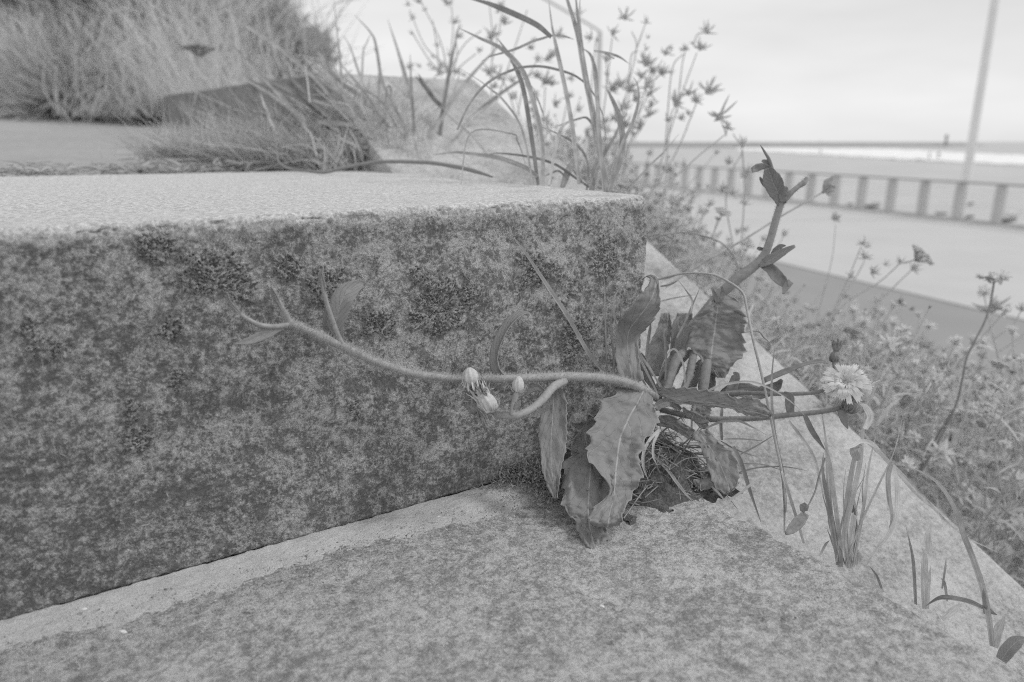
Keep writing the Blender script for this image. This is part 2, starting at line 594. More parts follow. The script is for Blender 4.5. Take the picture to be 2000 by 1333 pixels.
# --- the upper granite block ----------------------------------------------------
BX0, BX1 = -1.15, 0.369
def make_block():
    X = axis((BX0, -0.10, 40), (-0.10, BX1, 780))
    Y = axis((0.0, 0.02, 30), (0.02, 0.62, 160))
    Z = axis((0.0, 0.194, 330))
    p, n, q = rbox(X, Y, Z, 0.0032)
    # local x = along the step, y = depth behind its front, z above the tread
    m = (n[:, 1] < -0.2)
    big = fbm(p, 18, 3, 3) - 0.5
    fine = fbm(p, 260, 4, 9, 0.7) - 0.5
    disp = big * 0.003 + fine * np.where(m, 0.0018, 0.0007)
    rim_ = np.clip((p[:, 2] - 0.184) / 0.007, 0, 1) * np.clip((0.010 - p[:, 1]) / 0.007, 0, 1)
    disp = disp - rim_ * np.clip(fbm(p, 75, 4, 91, .6) - 0.50, 0, 1) * 0.020
    rim2 = np.clip((p[:, 0] - 0.361) / 0.006, 0, 1) * np.clip((0.010 - p[:, 1]) / 0.007, 0, 1)
    disp = disp - rim2 * np.clip(fbm(p, 70, 4, 92, .6) - 0.48, 0, 1) * 0.018
    crust = np.zeros(len(p)); crack = np.zeros(len(p))
    # rosettes of foliose lichen, placed where the face shows them
    ros = [(430, 555, 95), (360, 530, 60), (640, 560, 62), (860, 600, 90), (820, 520, 60), (240, 805, 42), (270, 860, 40),
           (355, 740, 34), (1080, 560, 75), (1120, 660, 70), (1040, 520, 55), (1180, 500, 62), (90, 660, 60), (330, 640, 34), (300, 480, 50),
           (1010, 650, 60), (740, 640, 50), (930, 560, 50), (560, 520, 40), (700, 800, 36), (1215, 440, 40), (1150, 420, 45)]
    fx = p[:, 0]; fz = p[:, 2]
    for k, (px, py, pr) in enumerate(ros):
        h = ray(px, py) * fdepth(px, py)
        cx = h @ VX; cz = h[2] + 0.232
        R = pr * fdepth(px, py) / F
        dx = fx - cx; dz = fz - cz
        near = m & (np.abs(dx) < R * 1.5) & (np.abs(dz) < R * 1.5)
        if not near.any(): continue
        ii = np.where(near)[0]
        rr = np.hypot(dx[ii], dz[ii]) / R
        an = np.arctan2(dz[ii], dx[ii])
        pp = np.stack([np.cos(an) * 2.2, np.sin(an) * 2.2, np.full(len(ii), k * 3.1)], 1)
        edge = 0.72 + 0.45 * (fbm(pp, 2.0, 3, k) - 0.5) * 2
        inside = np.clip((edge - rr) / 0.10, 0, 1)
        # radiating crinkled lobes
        pol = np.stack([np.cos(an) * 9, np.sin(an) * 9, rr * 4 + k], 1) + (fbm(p[ii], 220, 2, 30 + k)[:, None] - .5) * 2.2
        lob = 1 - np.abs(fbm(pol, 1.6, 3, 40 + k, .6) * 2 - 1)
        lob = np.clip((lob - .55) / .45, 0, 1)
        seg = 1 - np.abs(fbm(p[ii], 430, 3, 50 + k, .6) * 2 - 1)
        groove = np.clip((lob * .6 + seg * .5 - .80) / .18, 0, 1)
        hole = np.clip((0.32 - rr) / 0.2, 0, 1) * 0.5
        patch = fbm(p[ii], 60, 3, 70 + k)
        on = inside * np.clip((patch - 0.36) / 0.12, 0, 1)
        crust[ii] = np.maximum(crust[ii], on * (1 - hole))
        disp[ii] += on * (0.0012 + 0.0006 * (1 - lob) - hole * 0.0006 - 0.0010 * groove)
        crack[ii] = np.maximum(crack[ii], on * groove * 0.45)
    p = p + n * disp[:, None]
    return surf("stone_step", p, q, M['block'], {"crust": crust, "crack": crack}, loc=S(0, 0.4, -0.232), rotz=ROTZ)
blk = make_block()
tag(blk, "upper granite step with a pale top and a dark lichen-covered front face", "stone step", "granite steps")

# --- the lower slab -------------------------------------------------------------
def make_slab():
    X = axis((-1.15, -0.2, 30), (-0.2, 0.349, 560))
    Y = axis((-0.22, 0.0, 20), (0.0, 0.44, 440), (0.44, 0.9, 20))
    Z = axis((-0.17, -0.02, 12), (-0.02, 0.0, 30))
    p, n, q = rbox(X, Y, Z, 0.004)
    d = (fbm(p, 14, 3, 5) - 0.5) * 0.004 + (fbm(p, 150, 4, 8, 0.7) - 0.5) * 0.0018
    # chipped arris along the right edge
    e = np.clip((p[:, 0] - 0.339) / 0.01, 0, 1)
    d = d - e * np.clip(fbm(p, 60, 3, 77) - 0.45, 0, 1) * 0.012
    # a low bare spot where the moss and mortar have gone
    p = p + n * d[:, None]
    return surf("stone_step", p, q, M['slab'], {}, loc=S(0, 0, -0.233), rotz=ROTZ)
slab = make_slab()
tag(slab, "lower granite tread with a mottled weathered surface under the drooping leaves", "stone step", "granite steps")

# --- sloping cheek wall ----------------------------------------------------------
def make_cheek():
    m = 0.497
    def top(s):
        return np.where(s < 1.13, -0.353 + m * (s - 0.22), 0.0993 + 0.028 * (s - 1.13))
    v0, v1 = 0.365, 0.636
    Sx = axis((-1.6, 0.0, 24), (0.0, 1.13, 380), (1.13, 1.3, 30), (1.3, 3.2, 60))
    Vx = axis((v0, v1, 110))
    s, v = np.meshgrid(Sx, Vx, indexing='ij')
    z = top(s)
    P3 = np.stack([v, s, z], -1)
    ed = np.minimum(v - v0, v1 - v)
    P3[..., 2] -= np.clip(0.006 - ed, 0, 1) ** 2 / 0.012
    flat = P3.reshape(-1, 3)
    flat[:, 2] += (fbm(flat, 120, 4, 21, 0.7) - 0.5) * 0.002 + (fbm(flat, 9, 2, 22) - .5) * 0.004
    n_, m_ = s.shape
    i = np.arange(n_ * m_).reshape(n_, m_)
    quads = [np.stack([i[:-1, :-1], i[:-1, 1:], i[1:, 1:], i[1:, :-1]], -1).reshape(-1, 4)]
    verts = [flat]; off = len(flat)
    # the two sides down into the ground, and the ends
    for col, flip in ((0, False), (-1, True)):
        base = flat.reshape(n_, m_, 3)[:, col]
        rows = [base]
        for k in range(1, 9):
            r_ = base.copy(); r_[:, 2] = base[:, 2] - (k / 8.0) ** 1.5 * 1.2
            rows.append(r_)
        G = np.stack(rows, 1)
        a, b = G.shape[:2]
        j = np.arange(a * b).reshape(a, b) + off
        qd = np.stack([j[:-1, :-1], j[1:, :-1], j[1:, 1:], j[:-1, 1:]], -1).reshape(-1, 4)
        quads.append(qd if not flip else qd[:, ::-1])
        verts.append(G.reshape(-1, 3)); off += a * b
    for row in (0, -1):
        base = flat.reshape(n_, m_, 3)[row]
        low = base.copy(); low[:, 2] -= 1.2
        G = np.stack([base, low], 1)
        a, b = G.shape[:2]
        j = np.arange(a * b).reshape(a, b) + off
        quads.append(np.stack([j[:-1, :-1], j[1:, :-1], j[1:, 1:], j[:-1, 1:]], -1).reshape(-1, 4))
        verts.append(G.reshape(-1, 3)); off += a * b
    return surf("cheek_wall", np.vstack(verts), np.vstack(quads), M['cheek'], {}, loc=S(0, 0, 0), rotz=ROTZ)
tag(make_cheek(), "sloping pale granite wall running down beside the right ends of the steps", "wall")

# --- sand drifted along the foot of the block ------------------------------------
def make_sand():
    A = np.linspace(-0.5, 0.325, 420)
    B = np.linspace(0, 1, 46)
    a, b = np.meshgrid(A, B, indexing='ij')
    # width of the drift in front of the face, from what shows in the picture
    wid = np.interp(A, [-0.5, -0.06, 0.0, 0.07, 0.12, 0.2, 0.26, 0.30, 0.325], [0.030, 0.030, 0.033, 0.036, 0.030, 0.034, 0.036, 0.026, 0.006])
    nz = (fbm(np.stack([A, A * 0, A * 0], 1), 70, 6, 4, .75) - 0.5) * 0.018
    wid = np.maximum(wid + nz, 0.003)
    s = 0.4006 - b * wid[:, None]
    z = -0.2320 + 0.0022 * (1 - b) ** 0.8 - 0.0022 * b ** 2 - 0.0022 * np.clip(1 - b / 0.045, 0, 1)
    p = np.stack([a, s, z], -1).reshape(-1, 3)
    p[:, 2] += (fbm(p, 260, 4, 14, .75) - 0.5) * 0.0022
    n_, m_ = a.shape
    i = np.arange(n_ * m_).reshape(n_, m_)
    q = np.stack([i[:-1, :-1], i[:-1, 1:], i[1:, 1:], i[1:, :-1]], -1).reshape(-1, 4)[:, ::-1]
    return surf("sand_drift", p, q, M['sandfine'], {}, loc=S(0, 0, 0), rotz=ROTZ)
tag(make_sand(), "fine sand drifted along the foot of the lichen-covered step", "sand", kind="stuff")

# ------------------------------------------------------------------ landing ground behind, bank, promenade, beach, sea
def sheet(name, fn, A, B, mat, kind='structure', label=None, cat=None):
    a, b = np.meshgrid(A, B, indexing='ij')
    p = fn(a.ravel(), b.ravel())
    n_, m_ = a.shape
    i = np.arange(n_ * m_).reshape(n_, m_)
    q = np.stack([i[:-1, :-1], i[1:, :-1], i[1:, 1:], i[:-1, 1:]], -1).reshape(-1, 4)
    e1 = p[q[0][1]] - p[q[0][0]]; e2 = p[q[0][3]] - p[q[0][0]]
    if np.cross(e1, e2)[2] < 0: q = q[:, ::-1]
    o = surf(name, p, q, mat, {})
    return tag(o, label, cat, kind=kind)

mpath = MT("landing_paving", 0.9, 0.15)
mpath.color(mpath.ramp(mpath.math('ADD', mpath.math('MULTIPLY', mpath.noise(3, 4), 0.5), mpath.math('MULTIPLY', mpath.noise(60, 5, 0.7), 0.5)), [(0.35, 0.31), (0.65, 0.43)]))
mpath.bump(mpath.noise(80, 5, 0.7), 0.003, 0.6)
def landing(a, b):      # a along the steps, b up the stairs
    z = -0.050 + 0.056 * (b - 1.03)
    q = np.stack([a, b, z], 1)
    z = z + (fbm(q, 6, 3, 2) - 0.5) * 0.02 + np.clip(b - 3.2, 0, 9) * 0.10
    return CAM + a[:, None] * VX + b[:, None] * VS + z[:, None] * UZ
sheet("path", landing, axis((-9, -1.0, 30), (-1.0, 0.372, 90)), axis((1.0, 3.3, 120), (3.3, 9, 40)), mpath.m, label="worn paved landing behind the upper step", cat="path")

# promenade strips are laid parallel to the railing
AZ = math.radians(-18.3)
RD = np.array([math.sin(AZ), math.cos(AZ), 0]); RN = np.array([math.cos(AZ), -math.sin(AZ), 0])
base = hz(1792, 424, -2.2)
RV = float((base - CAM) @ RN)                       # distance of the railing line
edge_pt = hz(1765, 572, -2.2)
EV = float((edge_pt - CAM) @ RN)                    # edge between dark road and pale promenade
def plane_fn(z):
    def fn(a, b):
        return np.array([0, 0, z]) + a[:, None] * RD + b[:, None] * RN
    return fn
masph = MT("asphalt", 0.92, 0.15)
masph.color(masph.ramp(masph.math('ADD', masph.math('MULTIPLY', masph.noise(0.6, 4), 0.4), masph.math('MULTIPLY', masph.noise(90, 3, 0.8), 0.6)), [(0.38, 0.285), (0.62, 0.335)]))
mprom = MT("promenade_paving", 0.9, 0.15)
mprom.color(mprom.ramp(mprom.math('ADD', mprom.math('MULTIPLY', mprom.noise(0.5, 4), 0.5), mprom.math('MULTIPLY', mprom.noise(60, 3, 0.8), 0.5)), [(0.38, 0.49), (0.62, 0.55)]))
msand = MT("beach_sand", 0.95, 0.1)
msand.color(msand.ramp(msand.noise(0.15, 5, 0.6), [(0.35, 0.47), (0.65, 0.53)]))
sheet("ground", plane_fn(-1.62), np.array([-2500.0, 2500.0]), np.array([-2500.0, -6.0, RV + 0.3, 60.0, 200.0, 2500.0]), msand.m)
sheet("road", plane_fn(0.0), np.array([-60.0, 260.0]), np.array([-6.0, EV]), masph.m)
mk = MB()
fr = lambda a, b, c: tuple(a * RD + b * RN + np.array([0, 0, c]))
mk.box((-60, EV + 0.002, -1.6), (260, RV + 0.35, 0.02), fr)
tag(mk.build("promenade", mprom.m, smooth=False), kind='structure')
mk = MB()
mk.box((-60, -6.0, -1.6), (260, EV, -0.004), fr)
tag(mk.build("road_bed", masph.m, smooth=False), kind='structure')
# planted bank between the cheek wall and the road
mbank = MT("bank_soil", 0.95, 0.1)
mbank.color(mbank.ramp(mbank.noise(9, 6, 0.7), [(0.35, 0.24), (0.65, 0.40)]))
mbank.bump(mbank.noise(30, 6, 0.7), 0.03, 0.8)
def bank(a, b):         # a: 0..1 outwards, b along the stairs
    v = 0.60 + a * 2.6
    top = np.where(b < 1.13, -0.353 + 0.497 * (b - 0.22), 0.0993) - 0.14
    top = np.clip(top, -2.2, -0.10)
    z = top + (-2.22 - top) * np.clip(a * 1.6, 0, 1) ** 0.8
    q = np.stack([v, b, z], 1)
    z = z + (fbm(q, 4, 3, 12) - 0.5) * 0.10
    return CAM + v[:, None] * VX + b[:, None] * VS + z[:, None] * UZ
sheet("bank_ground", bank, np.linspace(0, 1, 60), np.linspace(-2.5, 9, 120), mbank.m)
# hillside under the steps on the left and behind
def hill(a, b):
    z = np.where(b < 0.6, -0.6, -0.08 + 0.056 * (b - 1.0)) + np.clip(b - 3.2, 0, 30) * 0.13
    z = np.minimum(z, 1.1) - 0.6 * np.clip(a / 0.45, 0, 1) * (b < 1.3)
    return CAM + a[:, None] * VX + b[:, None] * VS + z[:, None] * UZ
sheet("hillside_ground", hill, np.linspace(-14, 0.45, 60), axis((-3, 0.6, 8), (0.62, 20, 80)), mbank.m)

# sea
msea = MT("sea_water", 0.6, 0.2)
msea.color(msea.ramp(msea.noise(0.05, 4), [(0.3, 0.44), (0.7, 0.50)]))
msea.bump(msea.noise(0.6, 5, 0.6), 0.3, 0.5)
def seapoly(name, top, bot, z, mat, n=60):
    mb = MB()
    A = catmull([hz(x, y, z) for x, y in top], n); B = catmull([hz(x, y, z) for x, y in bot], n)
    A[:, 2] = CZ + z; B[:, 2] = CZ + z
    mb.grid([A.tolist(), B.tolist()])
    return mb
# shore line, receding towards the left
shore = [(1000, 283.2), (1250, 284.5), (1480, 295.5), (1600, 303.5), (1750, 312), (1900, 319.5), (2100, 329), (2500, 352)]
sh = [hz(x, y, -3.78) for x, y in shore]
mb = MB()
far = [np.array([-900, 2600, 0]), np.array([-300, 3800, 0]), np.array([500, 4200, 0]), np.array([1200, 4200, 0]), np.array([2200, 4000, 0]), np.array([3200, 3300, 0]), np.array([3800, 2300, 0]), np.array([4200, 600, 0])]
rows = []
for a, b in zip(sh, far):
    b = b.copy(); b[2] = CZ - 3.78; a = a.copy(); a[2] = CZ - 3.78
    rows.append([a * (1 - t) + b * t for t in np.linspace(0, 1, 12) ** 2])
mb.grid(rows)
tag(mb.build("sea", msea.m, smooth=False), kind='structure')
# breakers
mfoam = MT("surf_foam", 0.8, 0.1)
mfoam.color(mfoam.ramp(mfoam.noise(0.25, 5, 0.7), [(0.35, 0.74), (0.6, 0.86)]))
mb = MB()
R2 = random.Random(3)
t0 = [(1440, 288.5), (1600, 289.5), (1750, 291.5), (1900, 299), (2100, 307), (2400, 318)]
b0 = [(1440, 293.0), (1600, 301.5), (1750, 309.8), (1900, 317), (2100, 326), (2400, 343)]
n = 90
T_ = catmull([list(q) + [0] for q in t0], n); B_ = catmull([list(q) + [0] for q in b0], n)
G = []
for i in range(n):
    row = []
    for k in range(9):
        f = k / 8
        x = T_[i][0] * (1 - f) + B_[i][0] * f
        y = T_[i][1] * (1 - f) + B_[i][1] * f
        if k == 0: y += 1.2 * (mnoise.noise(Vector((x * .05, 0, 0))))
        if k == 8: y += 1.5 * (mnoise.noise(Vector((x * .03, 5, 0))))
        q = hz(x, y, -3.70)
        q[2] += 0.30 * max(0, mnoise.noise(Vector((q[0] * .02, q[1] * .2, 0)))) + (0.0 if 0 < k < 8 else -0.05)
        row.append(q)
    G.append(row)
mb.grid(G)
tag(mb.build("surf", mfoam.m), "white breakers rolling on to the beach", "surf", kind='stuff')

# breakwater of boulders far out
mrock = simple("dark_rock", 0.30, 0.40, 0.6, 0.9, 4, 0.0)
mb = MB()
def jet(x):
    yb = np.interp(x, [1180, 1500, 1700, 1860, 1925], [287.5, 288.4, 287.6, 286.5, 285.2])
    return yb
xs = np.linspace(1150, 1925, 240)
G = []
for i, x in enumerate(xs):
    bq = hz(x, jet(x), -3.78)
    dirn = bq - CAM; dirn[2] = 0; dirn /= np.linalg.norm(dirn)
    d = np.linalg.norm((bq - CAM)[:2])
    hgt = np.interp(x, [1150, 1600, 1850, 1900, 1925], [3.0, 3.0, 2.6, 2.0, 0.4]) + 0.5 * mnoise.noise(Vector((x * .23, 0, 1)))
    row = []
    for o, h in ((0, 0), (1.5, .45), (3.5, .8), (5.5, 1.0), (9, 1.0), (11, .7), (14, 0)):
        row.append(bq + dirn * o + np.array([0, 0, h * hgt + (0.35 * mnoise.noise(Vector((x * .5, o, 2))) if 0 < h < 1.1 else 0)]))
    G.append(row)
mb.grid(G)
bw_ = mb.build("breakwater", mrock, smooth=False)
tag(bw_, "long low dark stone breakwater lying along the horizon", "breakwater")
# beacon at its seaward end, small white sail, walkers
def at(x, y, z): return hz(x, y, z)
mdark = simple("dark_paint", 0.22, 0.28, 1, 0.8)
mwhite = simple("white_paint", 0.72, 0.80, 3, 0.5)
mgrey = simple("grey_paint", 0.52, 0.60, 3, 0.55)
q = at(1846, 286.8, -3.78); q = q + (q - CAM) / np.linalg.norm(q - CAM) * 6
e = empty("beacon", q, "small beacon standing on the breakwater near its seaward end", "beacon")
mb = MB(); mb.tube([q + [0, 0, 0], q + [0, 0, 5.2], q + [0, 0, 6.4]], [1.0, .7, .7], 8); mb.build("tower", mdark, e)
mb = MB(); mb.tube([q + [0, 0, 6.4], q + [0, 0, 6.7], q + [0, 0, 8.0], q + [0, 0, 8.5]], [1.3, 1.3, .8, .1], 8); mb.build("lantern", mdark, e)
q = at(1601, 284.6, -3.78)
e = empty("sailing_boat", q, "tiny white sailing boat in front of the breakwater", "boat")
mb = MB(); mb.grid([[q + [x * 2.2, 0, .3 - .2 * (1 - abs(x))], q + [x * 2.0, .0, 1.0]] for x in np.linspace(-1, 1, 7)]); mb.tube([q + [-2, 0, .6], q + [-1, 0, .45], q + [1, 0, .45], q + [2.4, 0, .8]], [.1, .6, .6, .1], 6); mb.build("hull", mwhite, e)
mb = MB(); mb.add([q + [0, 0, 1], q + [1.8, 0, 1.1], q + [0, 0, 5.4], q + [.6, .3, 2.4]], [(0, 1, 3), (1, 2, 3), (2, 0, 3)]); mb.build("sail", mwhite, e, smooth=False)
mb = MB(); mb.tube([q + [0, 0, .5], q + [0, 0, 5.5]], .08, 5); mb.build("mast", mgrey, e)

# ------------------------------------------------------------------ railing, poles, things on the beach
mrail = simple("railing_post_paint", 0.48, 0.55, 2, 0.7)
mrail2 = simple("railing_rail_paint", 0.26, 0.32, 2, 0.6)
mcable = simple("steel_cable", 0.75, 0.85, 5, 0.4)
def RP(a, z, o=0.0):
    return a * RD + (RV + o) * RN + np.array([0, 0, z])
px_posts = [1944, 1859, 1791, 1733, 1679, 1628, 1585, 1548, 1512, 1480, 1450, 1424, 1400, 1378, 1357, 1338]
a_of = []
for x in px_posts:
    lo, hi_ = 5.0, 200.0
    for _ in range(50):
        md = (lo + hi_) / 2
        d = RP(md, 0) - CAM
        yy = d @ np.array([0, cp, -sp])
        xx_ = 1000 + F * d[0] / yy
        if xx_ > x: lo = md
        else: hi_ = md
    a_of.append((lo + hi_) / 2)
step = (a_of[4] - a_of[0]) / 4
posts = [a_of[0] + step * k for k in range(-3, 34)]
rl = empty("railing", RP(a_of[0], 0.02), "grey promenade railing with flat posts and thin horizontal cables, above the beach", "railing")
for a in posts:
    mb = MB()
    fr2 = lambda x, y, z, a=a: tuple(RP(a + x, z, y))
    mb.box((-0.045, -0.16, 0.02), (0.045, 0.16, 1.06), fr2)
    mb.box((-0.10, -0.19, 0.021), (0.10, 0.19, 0.045), fr2)
    mb.build("post", mrail, rl, smooth=False)
fr3 = lambda x, y, z: tuple(RP(x, z, y))
mb = MB(); mb.box((posts[0] - .5, -0.06, 1.062), (posts[-1], 0.06, 1.11), fr3); mb.build("top_rail", mrail2, rl, smooth=False)
mb = MB(); mb.box((posts[0] - .5, -0.10, 0.0205), (posts[-1], -0.135, 0.12), fr3); mb.build("bottom_rail", mrail, rl, smooth=False)
for k in range(7):
    z = 0.22 + k * 0.12
    mb = MB(); mb.tube([RP(posts[0], z, .0), RP(posts[-1], z, .0)], 0.010, 5); mb.build("cable", mcable, rl)

# white mast behind the railing
q = RP(0, 0.0, 0)
d = ray(1873, 438)
t = None
for tt in np.linspace(10, 30, 4000):
    pnt = CAM + d * tt
    if pnt @ RN > RV + 0.55:
        t = tt; break
pm = CAM + d * t; pm[2] = 0.02
mb = MB()
mpole = simple("pole_paint", 0.74, 0.82, 2, 0.5)
e = empty("flagpole", [pm[0], pm[1], -1.6], "tall pale pole rising behind the promenade railing", "pole")
mb.tube([[pm[0], pm[1], -1.6], [pm[0], pm[1], 0.5], [pm[0], pm[1], 4], [pm[0], pm[1], 9.5]], [.125, .120, .112, .09], 20)
mb.build("pole", mpole, e)
mb = MB(); mb.tube([[pm[0], pm[1], -1.62], [pm[0], pm[1], -1.5]], .2, 20); mb.build("base", mpole, e)

# far street lamp with a long arm
q0 = CAM + ray(1172, 62) * 30
bq = np.array([q0[0], q0[1], 0.02])
e = empty("street_lamp", bq, "distant pale street lamp with a long slanting arm, faint against the sky", "street lamp")
mlamp = simple("lamp_post_paint", 0.50, 0.58, 2, 0.5)
mb = MB(); mb.tube([bq, [bq[0], bq[1], 3], q0], [.13, .11, .08], 12); mb.build("post", mlamp, e)
q1 = CAM + ray(1060, -4) * 30.4; q2 = CAM + ray(1020, -26) * 30.6
mb = MB(); mb.tube(catmull([q0 + [0, 0, -.05], q0 + (q1 - q0) * .1 + [0, 0, .02], q1, q2], 14), .05, 8); mb.build("arm", mlamp, e)
mb = MB(); mb.ball(q2 + [-.3, 0, 0], (.55, .2, .12), 10, 6); mb.build("lamp_head", mlamp, e)

# beached things seen between the posts
def boat(x, y, L, lab, mat, ang=0.3):
    q = hz(x, y, -3.75)
    e = empty("rowing_boat", q, lab, "boat", "small boats on the beach")
    ax = np.array([math.cos(ang), math.sin(ang), 0]); ay = np.array([-math.sin(ang), math.cos(ang), 0])
    mb = MB(); G = []
    for t in np.linspace(-1, 1, 13):
        wd = (1 - abs(t) ** 2.4) * 0.22 * L + .01
        row = []
        for s in np.linspace(-1, 1, 9):
            row.append(q + ax * t * L / 2 + ay * wd * s + np.array([0, 0, 0.02 + 0.16 * L * (abs(s) ** 1.7) + 0.06 * L * t * t]))
        G.append(row)
    mb.grid(G); mb.build("hull", mat, e)
    for t in (-.3, .25):
        mb = MB(); c = q + ax * t * L / 2
        mb.add([c - ay * .16 * L + [0, 0, .12 * L], c + ay * .16 * L + [0, 0, .12 * L], c + ay * .16 * L + ax * .06 * L + [0, 0, .12 * L], c - ay * .16 * L + ax * .06 * L + [0, 0, .12 * L],
                c - ay * .16 * L + [0, 0, .10 * L], c + ay * .16 * L + [0, 0, .10 * L], c + ay * .16 * L + ax * .06 * L + [0, 0, .10 * L], c - ay * .16 * L + ax * .06 * L + [0, 0, .10 * L]],
               [(0, 1, 2, 3), (7, 6, 5, 4), (0, 4, 5, 1), (1, 5, 6, 2), (2, 6, 7, 3), (3, 7, 4, 0)])
        mb.build("seat", mwhite, e, smooth=False)
mblack = simple("black_hull_paint", 0.04, 0.07, 2, 0.6)
boat(1698, 408, 1.05, "small dark rowing boat on the sand, the longest one seen through the railing", mblack, -0.1)
boat(1660, 402, 0.5, "short dark boat on the sand left of the longest dark boat", mblack, 0.4)
boat(1838, 421, 0.7, "small grey boat on the sand beside the foot of the tall pole", mdark, 0.1)
boat(1890, 428, 0.8, "grey boat on the sand just right of the tall pole's foot", mdark, 0.3)
boat(1965, 436, 1.1, "dark boat on the sand at the right end of the railing", mblack, 0.2)

boat(1712, 399, 0.8, "white boat pulled up just behind the longest dark boat", mwhite, 0.1)
boat(1976, 424, 1.2, "white boat on the sand above the dark boat at the railing's right end", mwhite, 0.2)
boat(1894, 402, 0.7, "small grey boat lying farther up the sand, right of the tall pole", mdark, 0.5)
boat(1742, 411, 0.25, "tiny dark dinghy right of the longest dark boat", mblack, 0.2)

def person(x, y, H, z, lab, yaw=0, sit=False):
    q = hz(x, y, z)
    e = empty("person", q, lab, "person", None)
    s = H / 1.75
    c, sn = math.cos(yaw), math.sin(yaw)
    def W(a, b, h): return (q[0] + (a * c - b * sn) * s, q[1] + (a * sn + b * c) * s, q[2] + h * s)
    V = []; E_ = []; R = []
    def ch(pts, par=None):
        last = par
        for (a, b, h, r) in pts:
            V.append(W(a, b, h)); R.append(r * s); i = len(V) - 1
            if last is not None: E_.append((last, i))
            last = i
        return last
    pel = ch([(0, 0, .95, .15)])
    chest = ch([(0, 0, 1.15, .13), (0, 0, 1.38, .16)], pel)
    neck = ch([(0, 0, 1.50, .06), (0, .01, 1.60, .10), (0, .01, 1.70, .09)], chest)
    for sg in (-1, 1):
        ch([(sg * .19, 0, 1.38, .065), (sg * .25, .04, 1.10, .05), (sg * .24, .12, .86, .035), (sg * .24, .15, .76, .035)], chest)
        ch([(sg * .10, 0, .88, .10), (sg * .11, sg * .10, .48, .065), (sg * .12, sg * .14, .08, .045), (sg * .12, sg * .14 + .14, .04, .04)], pel)
    me = bpy.data.meshes.new("body"); me.from_pydata([tuple(np.array(v) - q) for v in V], E_, [])
    o = bpy.data.objects.new("body", me); SC.collection.objects.link(o); o.parent = e
    md = o.modifiers.new("skin", 'SKIN')
    for k, sv in enumerate(me.skin_vertices[0].data):
        sv.radius = (R[k], R[k] * .85); sv.use_root = (k == 0)
    o.modifiers.new("sub", 'SUBSURF').levels = 1
    o.modifiers["sub"].render_levels = 1
    me.materials.append(mdark)
person(1602, 303.5, 1.7, -3.76, "distant person at the water's edge, alone below the white sail", 0.4)
person(1814, 312.5, 1.7, -3.76, "distant person at the water's edge, left one of the pair", 1.2)
person(1832, 311.5, 1.65, -3.76, "distant person at the water's edge, right one of the pair next to the tall pole", -.6)

# ================================================================== plants
def W(pts, d0, d1=None, n=None, wall=None):
    """pixel trace -> world curve; depth runs from d0 to d1, or stays `wall` metres in front of the block's face"""
    out = []
    m = len(pts)
    for i, q in enumerate(pts):
        if len(q) == 3:
            d = q[2]
        elif wall is not None:
            d = fdepth(q[0], q[1]) - wall
        else:
            d = d0 + ((d1 if d1 is not None else d0) - d0) * i / max(1, m - 1)
        if 300 < q[0] < 1000 and q[1] > 500 and d < .5:      # what trails along the face lies close to it
            fd_ = fdepth(q[0], q[1]) - .013
            d = d + max(0.0, fd_ - d - .006) * min(1.0, (1000 - q[0]) / 130)
        out.append(P(q[0], q[1], d))
    return catmull(out, n or max(8, 5 * (m - 1) + 1))
def pxr(x, y, d): return x * d / F

def stem(name, pts, rpx, mat, parent, d0=0.5, d1=None, wall=None, hairs=0, sides=8, hlen=0.0012, n=None):
    """rpx: radius in pixels along the trace"""
    c = W(pts, d0, d1, n, wall)
    dep = (c - CAM) @ np.array([0, cp, -sp])
    r = np.interp(np.linspace(0, 1, len(c)), np.linspace(0, 1, len(rpx)), rpx) * dep / F
    r = r * (1 + 0.06 * np.array([mnoise.noise(Vector((i * .9, r[0] * 999, 0))) for i in range(len(c))]))
    mb = MB(); mb.tube(c, list(r), sides)
    o = mb.build(name, mat, parent)
    if hairs:
        hb = MB()
        seg = np.diff(c, axis=0)
        for k in range(hairs):
            i = RND.randrange(len(seg)); f = RND.random()
            p = c[i] + seg[i] * f
            T = seg[i] / np.linalg.norm(seg[i])
            a = np.array([RND.gauss(0, 1) for _ in range(3)]); a -= T * (a @ T); a /= np.linalg.norm(a)
            rr = r[i] * (1 - f) + r[i + 1] * f
            L = hlen * RND.uniform(.5, 1.4) * 1.25
            b = np.cross(T, a)
            dirn = a + T * RND.uniform(-.5, .5) + b * RND.uniform(-.4, .4)
            wd = 0.00010
            hb.add([p + a * rr * .8 - T * wd, p + a * rr * .8 + T * wd, p + a * rr * .8 + b * wd, p + a * rr + dirn * L], [(0, 1, 3), (1, 2, 3), (2, 0, 3)])
        h = hb.build("hairs", M['hair'], o)
    return o

